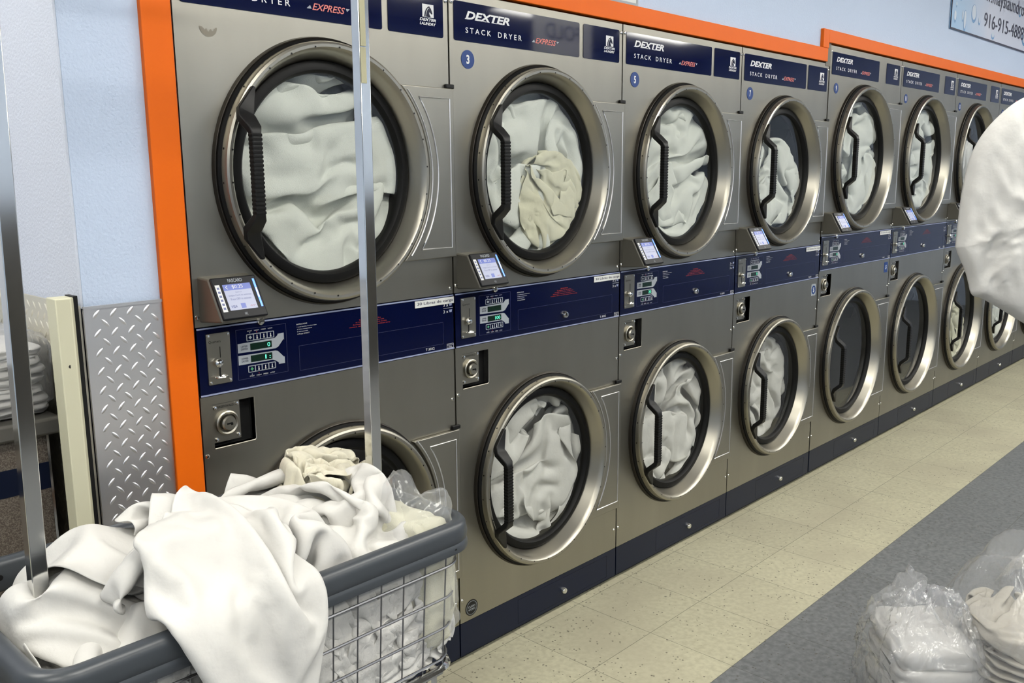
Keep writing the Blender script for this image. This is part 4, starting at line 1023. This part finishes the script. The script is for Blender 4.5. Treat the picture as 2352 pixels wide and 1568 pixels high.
# ------------------------------------------------------------------ soft bodies: superellipsoids with creased noise
def blob(name, mat, parent, c, r, e1=.5, e2=.5, amp=.01, sc=8.0, seed=0, n=72, m=40, ridge=True, fn=None, yaw=0.0, sub=0):
    sg = lambda v, e: math.copysign(abs(v) ** e, v)
    vs = []; cy, sy = math.cos(yaw), math.sin(yaw)
    for j in range(m + 1):
        ph = -PI / 2 + PI * j / m
        for i in range(n):
            th = 2 * PI * i / n
            x = sg(math.cos(ph), e1) * sg(math.cos(th), e2); y = sg(math.cos(ph), e1) * sg(math.sin(th), e2); z = sg(math.sin(ph), e1)
            p = Vector((x * r[0], y * r[1], z * r[2]))
            q = Vector((p.x, p.y, p.z)) * sc + Vector((seed * 3.1, seed * 1.7, seed))
            q = q + noise.noise_vector(q * .6) * 1.2
            h = abs(noise.noise(q)) + .5 * abs(noise.noise(q * 2.1)) if ridge else noise.noise(q) + .4 * noise.noise(q * 2.3)
            nr = Vector((p.x / r[0] ** 2, p.y / r[1] ** 2, p.z / r[2] ** 2)).normalized()
            p = p + nr * amp * (h - .25)
            if fn: p = fn(p, x, y, z)
            vs.append((p.x * cy - p.y * sy + c[0], p.x * sy + p.y * cy + c[1], p.z + c[2]))
    fs = [(j * n + i, j * n + (i + 1) % n, (j + 1) * n + (i + 1) % n, (j + 1) * n + i) for j in range(m) for i in range(n)]
    return MB().add(vs, fs).build(name, mat, parent, angle=0 if False else 180, sub=sub)

# plastic bag of cream pillowcases standing at the right end of the cart
o = blob('folded_linen', 'cream_towel', None, (.142, -.545, .672), (.052, .098, .135), .35, .4, .022, 16, 3, yaw=.1); tag(o, 'cream folded linens inside the clear plastic bag in the cart', 'linen')
def flare(p, x, y, z):
    if z > .55:
        k = (z - .55) / .45; p.z += .05 * k + .018 * math.sin(p.y * 60 + 1) * k; p.x *= 1 - .35 * k; p.y *= 1 + .08 * k; p.x += .014 * math.sin(p.y * 45) * k
    return p
o = blob('plastic_bag', 'plastic_milk', None, (.138, -.545, .672), (.060, .108, .150), .45, .45, .020, 22, 8, 96, 56, fn=flare, yaw=.1); tag(o, 'clear plastic bag of cream linens standing at the right end of the cart', 'plastic bag')

# ------------------------------------------------------------------ folded stacks
def fold_slab(name, mat, c, r, seed, yaw, label, group, sag=.0, tilt=0.0):
    def fn(p, x, y, z):
        p.z += .10 * r[2] * math.sin(6 * x + seed) - sag * (x * x) * r[2] + tilt * p.x
        p.y += .04 * r[1] * math.sin(5 * z + seed * 2)
        e = max(0, abs(y) - .75) * 4
        p.z += .22 * r[2] * math.sin(14 * z * (1 if y < 0 else -1) + 9 * x + seed) * e
        return p
    o = blob(name, mat, None, c, r, .55, .32, r[2] * .35, 9, seed, 96, 28, fn=fn, yaw=yaw)
    return tag(o, label, 'folded linen', group)
# counter at far left with the bagged stack
t = empty('folding_counter', (-.72, .45, FLOOR)); tag(t, 'grey topped counter with brown front and navy stripe at the left edge', 'counter')
def tp(mb, name, mat, **k): mb.v = [(x + .72, y - .45, z - FLOOR) for x, y, z in mb.v]; return mb.build(name, mat, t, **k)
tp(MB().box(-1.15, .105, .935, -.262, .85, .972), 'counter_top', 'counter', bevel=.006)
tp(MB().box(-1.12, .13, FLOOR, -.291, .80, .935), 'cabinet_body', 'laminate')
tp(MB().box(-1.12, .1285, .812, -.291, .1305, .871), 'navy_stripe', 'navy_dark')
tp(MB().box(-.2915, .124, FLOOR, -.2865, .136, .935), 'corner_trim', 'chrome')
for k in range(7):
    fold_slab('folded_sheet', 'sheet', (-.43 + .004 * math.sin(k * 2), .26, .985 + k * .0215), (.165 - .002 * (k % 3), .125, .0125), k + 11, .05 + .02 * math.sin(k), ['bottom', 'second lowest', 'third lowest', 'middle', 'third highest', 'second highest', 'top'][k] + ' folded white sheet in the stack on the left counter', 'folded sheets on the left counter')
o = blob('plastic_bag', 'plastic_milk', None, (-.43, .26, 1.065), (.178, .14, .095), .4, .35, .016, 20, 6, 96, 48, yaw=.05); tag(o, 'clear plastic bag around the folded sheets on the left counter', 'plastic bag')
# bagged bundles standing on the floor at bottom right
for k in range(5):
    fold_slab('folded_sheet', 'sheet', (1.41 + .004 * math.sin(k * 2.3), -1.17, FLOOR + .033 + k * .060), (.135 - .006 * (k == 4), .115, .038), k + 31, .75, 'folded white sheet in the wrinkled bag on the floor, ' + ['lowest', 'second from floor', 'middle', 'second from top', 'topmost'][k], 'sheets in the left floor bundle')
def tuft(p, x, y, z):
    if z > .5:
        k = (z - .5) / .5; a = math.atan2(p.y, p.x)
        p.z += k * (.055 + .03 * math.sin(3 * a + 1) + .02 * math.sin(7 * a)); s = 1 - .25 * k; p.x *= s; p.y *= s
    return p
o = blob('plastic_bag', 'plastic', None, (1.40, -1.165, .150), (.158, .135, .172), .5, .45, .034, 30, 4, 150, 90, fn=tuft, yaw=.75); tag(o, 'crinkled clear plastic bag of white linens on the grey floor tiles', 'plastic bag')
for k in range(5):
    cloth('folded_sheet', 8 + (k * 2) % 5, 'ivory_sheet', 'crumple-folded ivory sheet in the smooth bag at the right edge, ' + ['lowest', 'second from floor', 'middle', 'second from top', 'topmost'][k], 'folded linen', 'sheets in the right floor bundle', (1.515, -1.41, FLOOR + .002 + k * .076), (.05 * math.sin(k), .06 * math.cos(k * 2), .75 + k * 1.9), (.66, .60, .49))
o = blob('plastic_bag', 'plastic_milk', None, (1.525, -1.40, .215), (.205, .18, .235), .4, .4, .022, 14, 9, 128, 72, fn=tuft, yaw=.72); tag(o, 'smooth clear plastic bag of ivory sheets at the right edge', 'plastic bag')

# ------------------------------------------------------------------ white sheet hanging at the right, on a rolling rack
rk = empty('garment_rack', (1.75, -1.5, FLOOR)); tag(rk, 'rolling garment rack standing beyond the right edge', 'rack')
RV = Vector((.715, -.699, 0)).normalized()      # rail direction
FV = Vector((.70, .715, 0)).normalized()
C0 = Vector((1.502, -1.287, 0))
base = C0 + RV * .62
MB().tube([base - Vector((1.75, -1.5, 0)) + Vector((0, 0, .03)), base - Vector((1.75, -1.5, 0)) + Vector((0, 0, 1.63))], .014, 10).build('post', 'chrome', rk)
MB().tube([C0 + RV * .03 - Vector((1.75, -1.5, -1.60 - .02 * 0)), C0 + RV * .75 - Vector((1.75, -1.5, -1.60))], .012, 10).build('rail', 'chrome', rk)
MB().tube([base + RV * -.2 - Vector((1.75, -1.5, -.03)), base + RV * .3 - Vector((1.75, -1.5, -.03))], .014, 8).tube([base - FV * .2 - Vector((1.75, -1.5, -.03)), base + FV * .2 - Vector((1.75, -1.5, -.03))], .014, 8).build('foot', 'chrome', rk)
# outline in (across, up) metres from C0: a bulging sheet gathered to a trailing point
key = [(-.01, 1.655), (-.09, 1.60), (-.140, 1.525), (-.158, 1.43), (-.163, 1.31), (-.160, 1.285), (-.135, 1.235), (-.122, 1.20), (-.112, 1.175), (-.085, 1.165), (-.03, 1.135), (.05, 1.09), (.14, 1.06), (.24, 1.10), (.31, 1.25), (.32, 1.45), (.25, 1.60), (.12, 1.67)]
def crom(P_, k):
    out = []; n = len(P_)
    for i in range(n):
        a, b, c, d = (Vector((*P_[(i + j) % n], 0)) for j in (-1, 0, 1, 2))
        for t_ in range(k):
            u = t_ / k; out.append(.5 * ((2 * b) + (c - a) * u + (2 * a - 5 * b + 4 * c - d) * u * u + (3 * b - 3 * c + d - a) * u ** 3))
    return out
ol = crom(key, 7); cen = Vector((.08, 1.37, 0)); NR = 26; NA = len(ol); vs = []
for side in (-1, 1):
    for j in range(NR):
        rho = 1 - (j / NR) ** 1.0
        for a in range(NA):
            q = cen + (ol[a] - cen) * rho
            th = .060 * math.sqrt(max(0, 1 - rho ** 5))
            e = Vector((q.x * 7, q.y * 3.2, side * 3.0)); w_ = e + noise.noise_vector(e) * .9
            h = .046 * abs(noise.noise(w_)) + .020 * abs(noise.noise(w_ * 2.7)) + .004 * noise.noise(w_ * 7)
            fade = min(1, (1 - rho) * 5)
            d_ = side * (th - h * fade)
            low = max(0, 1.22 - q.y) * 4
            d_ += .03 * math.sin(q.x * 34 + q.y * 22) * min(1, low) * fade * (.6 if side < 0 else 0)
            P_ = C0 + RV * q.x + FV * d_; vs.append((P_.x, P_.y, q.y))
fs = []
for s_ in (0, 1):
    o_ = s_ * NR * NA
    for j in range(NR - 1):
        for a in range(NA):
            f = (o_ + j * NA + a, o_ + j * NA + (a + 1) % NA, o_ + (j + 1) * NA + (a + 1) % NA, o_ + (j + 1) * NA + a); fs.append(f if s_ else f[::-1])
    fs.append(tuple(o_ + (NR - 1) * NA + a for a in range(NA)))
for a in range(NA): fs.append((a, (a + 1) % NA, NR * NA + (a + 1) % NA, NR * NA + a))
o = MB().add(vs, fs).build('hanging_sheet', 'sheet', None, angle=180, sub=1); tag(o, 'large white sheet bunched up in the air at the right edge', 'sheet')
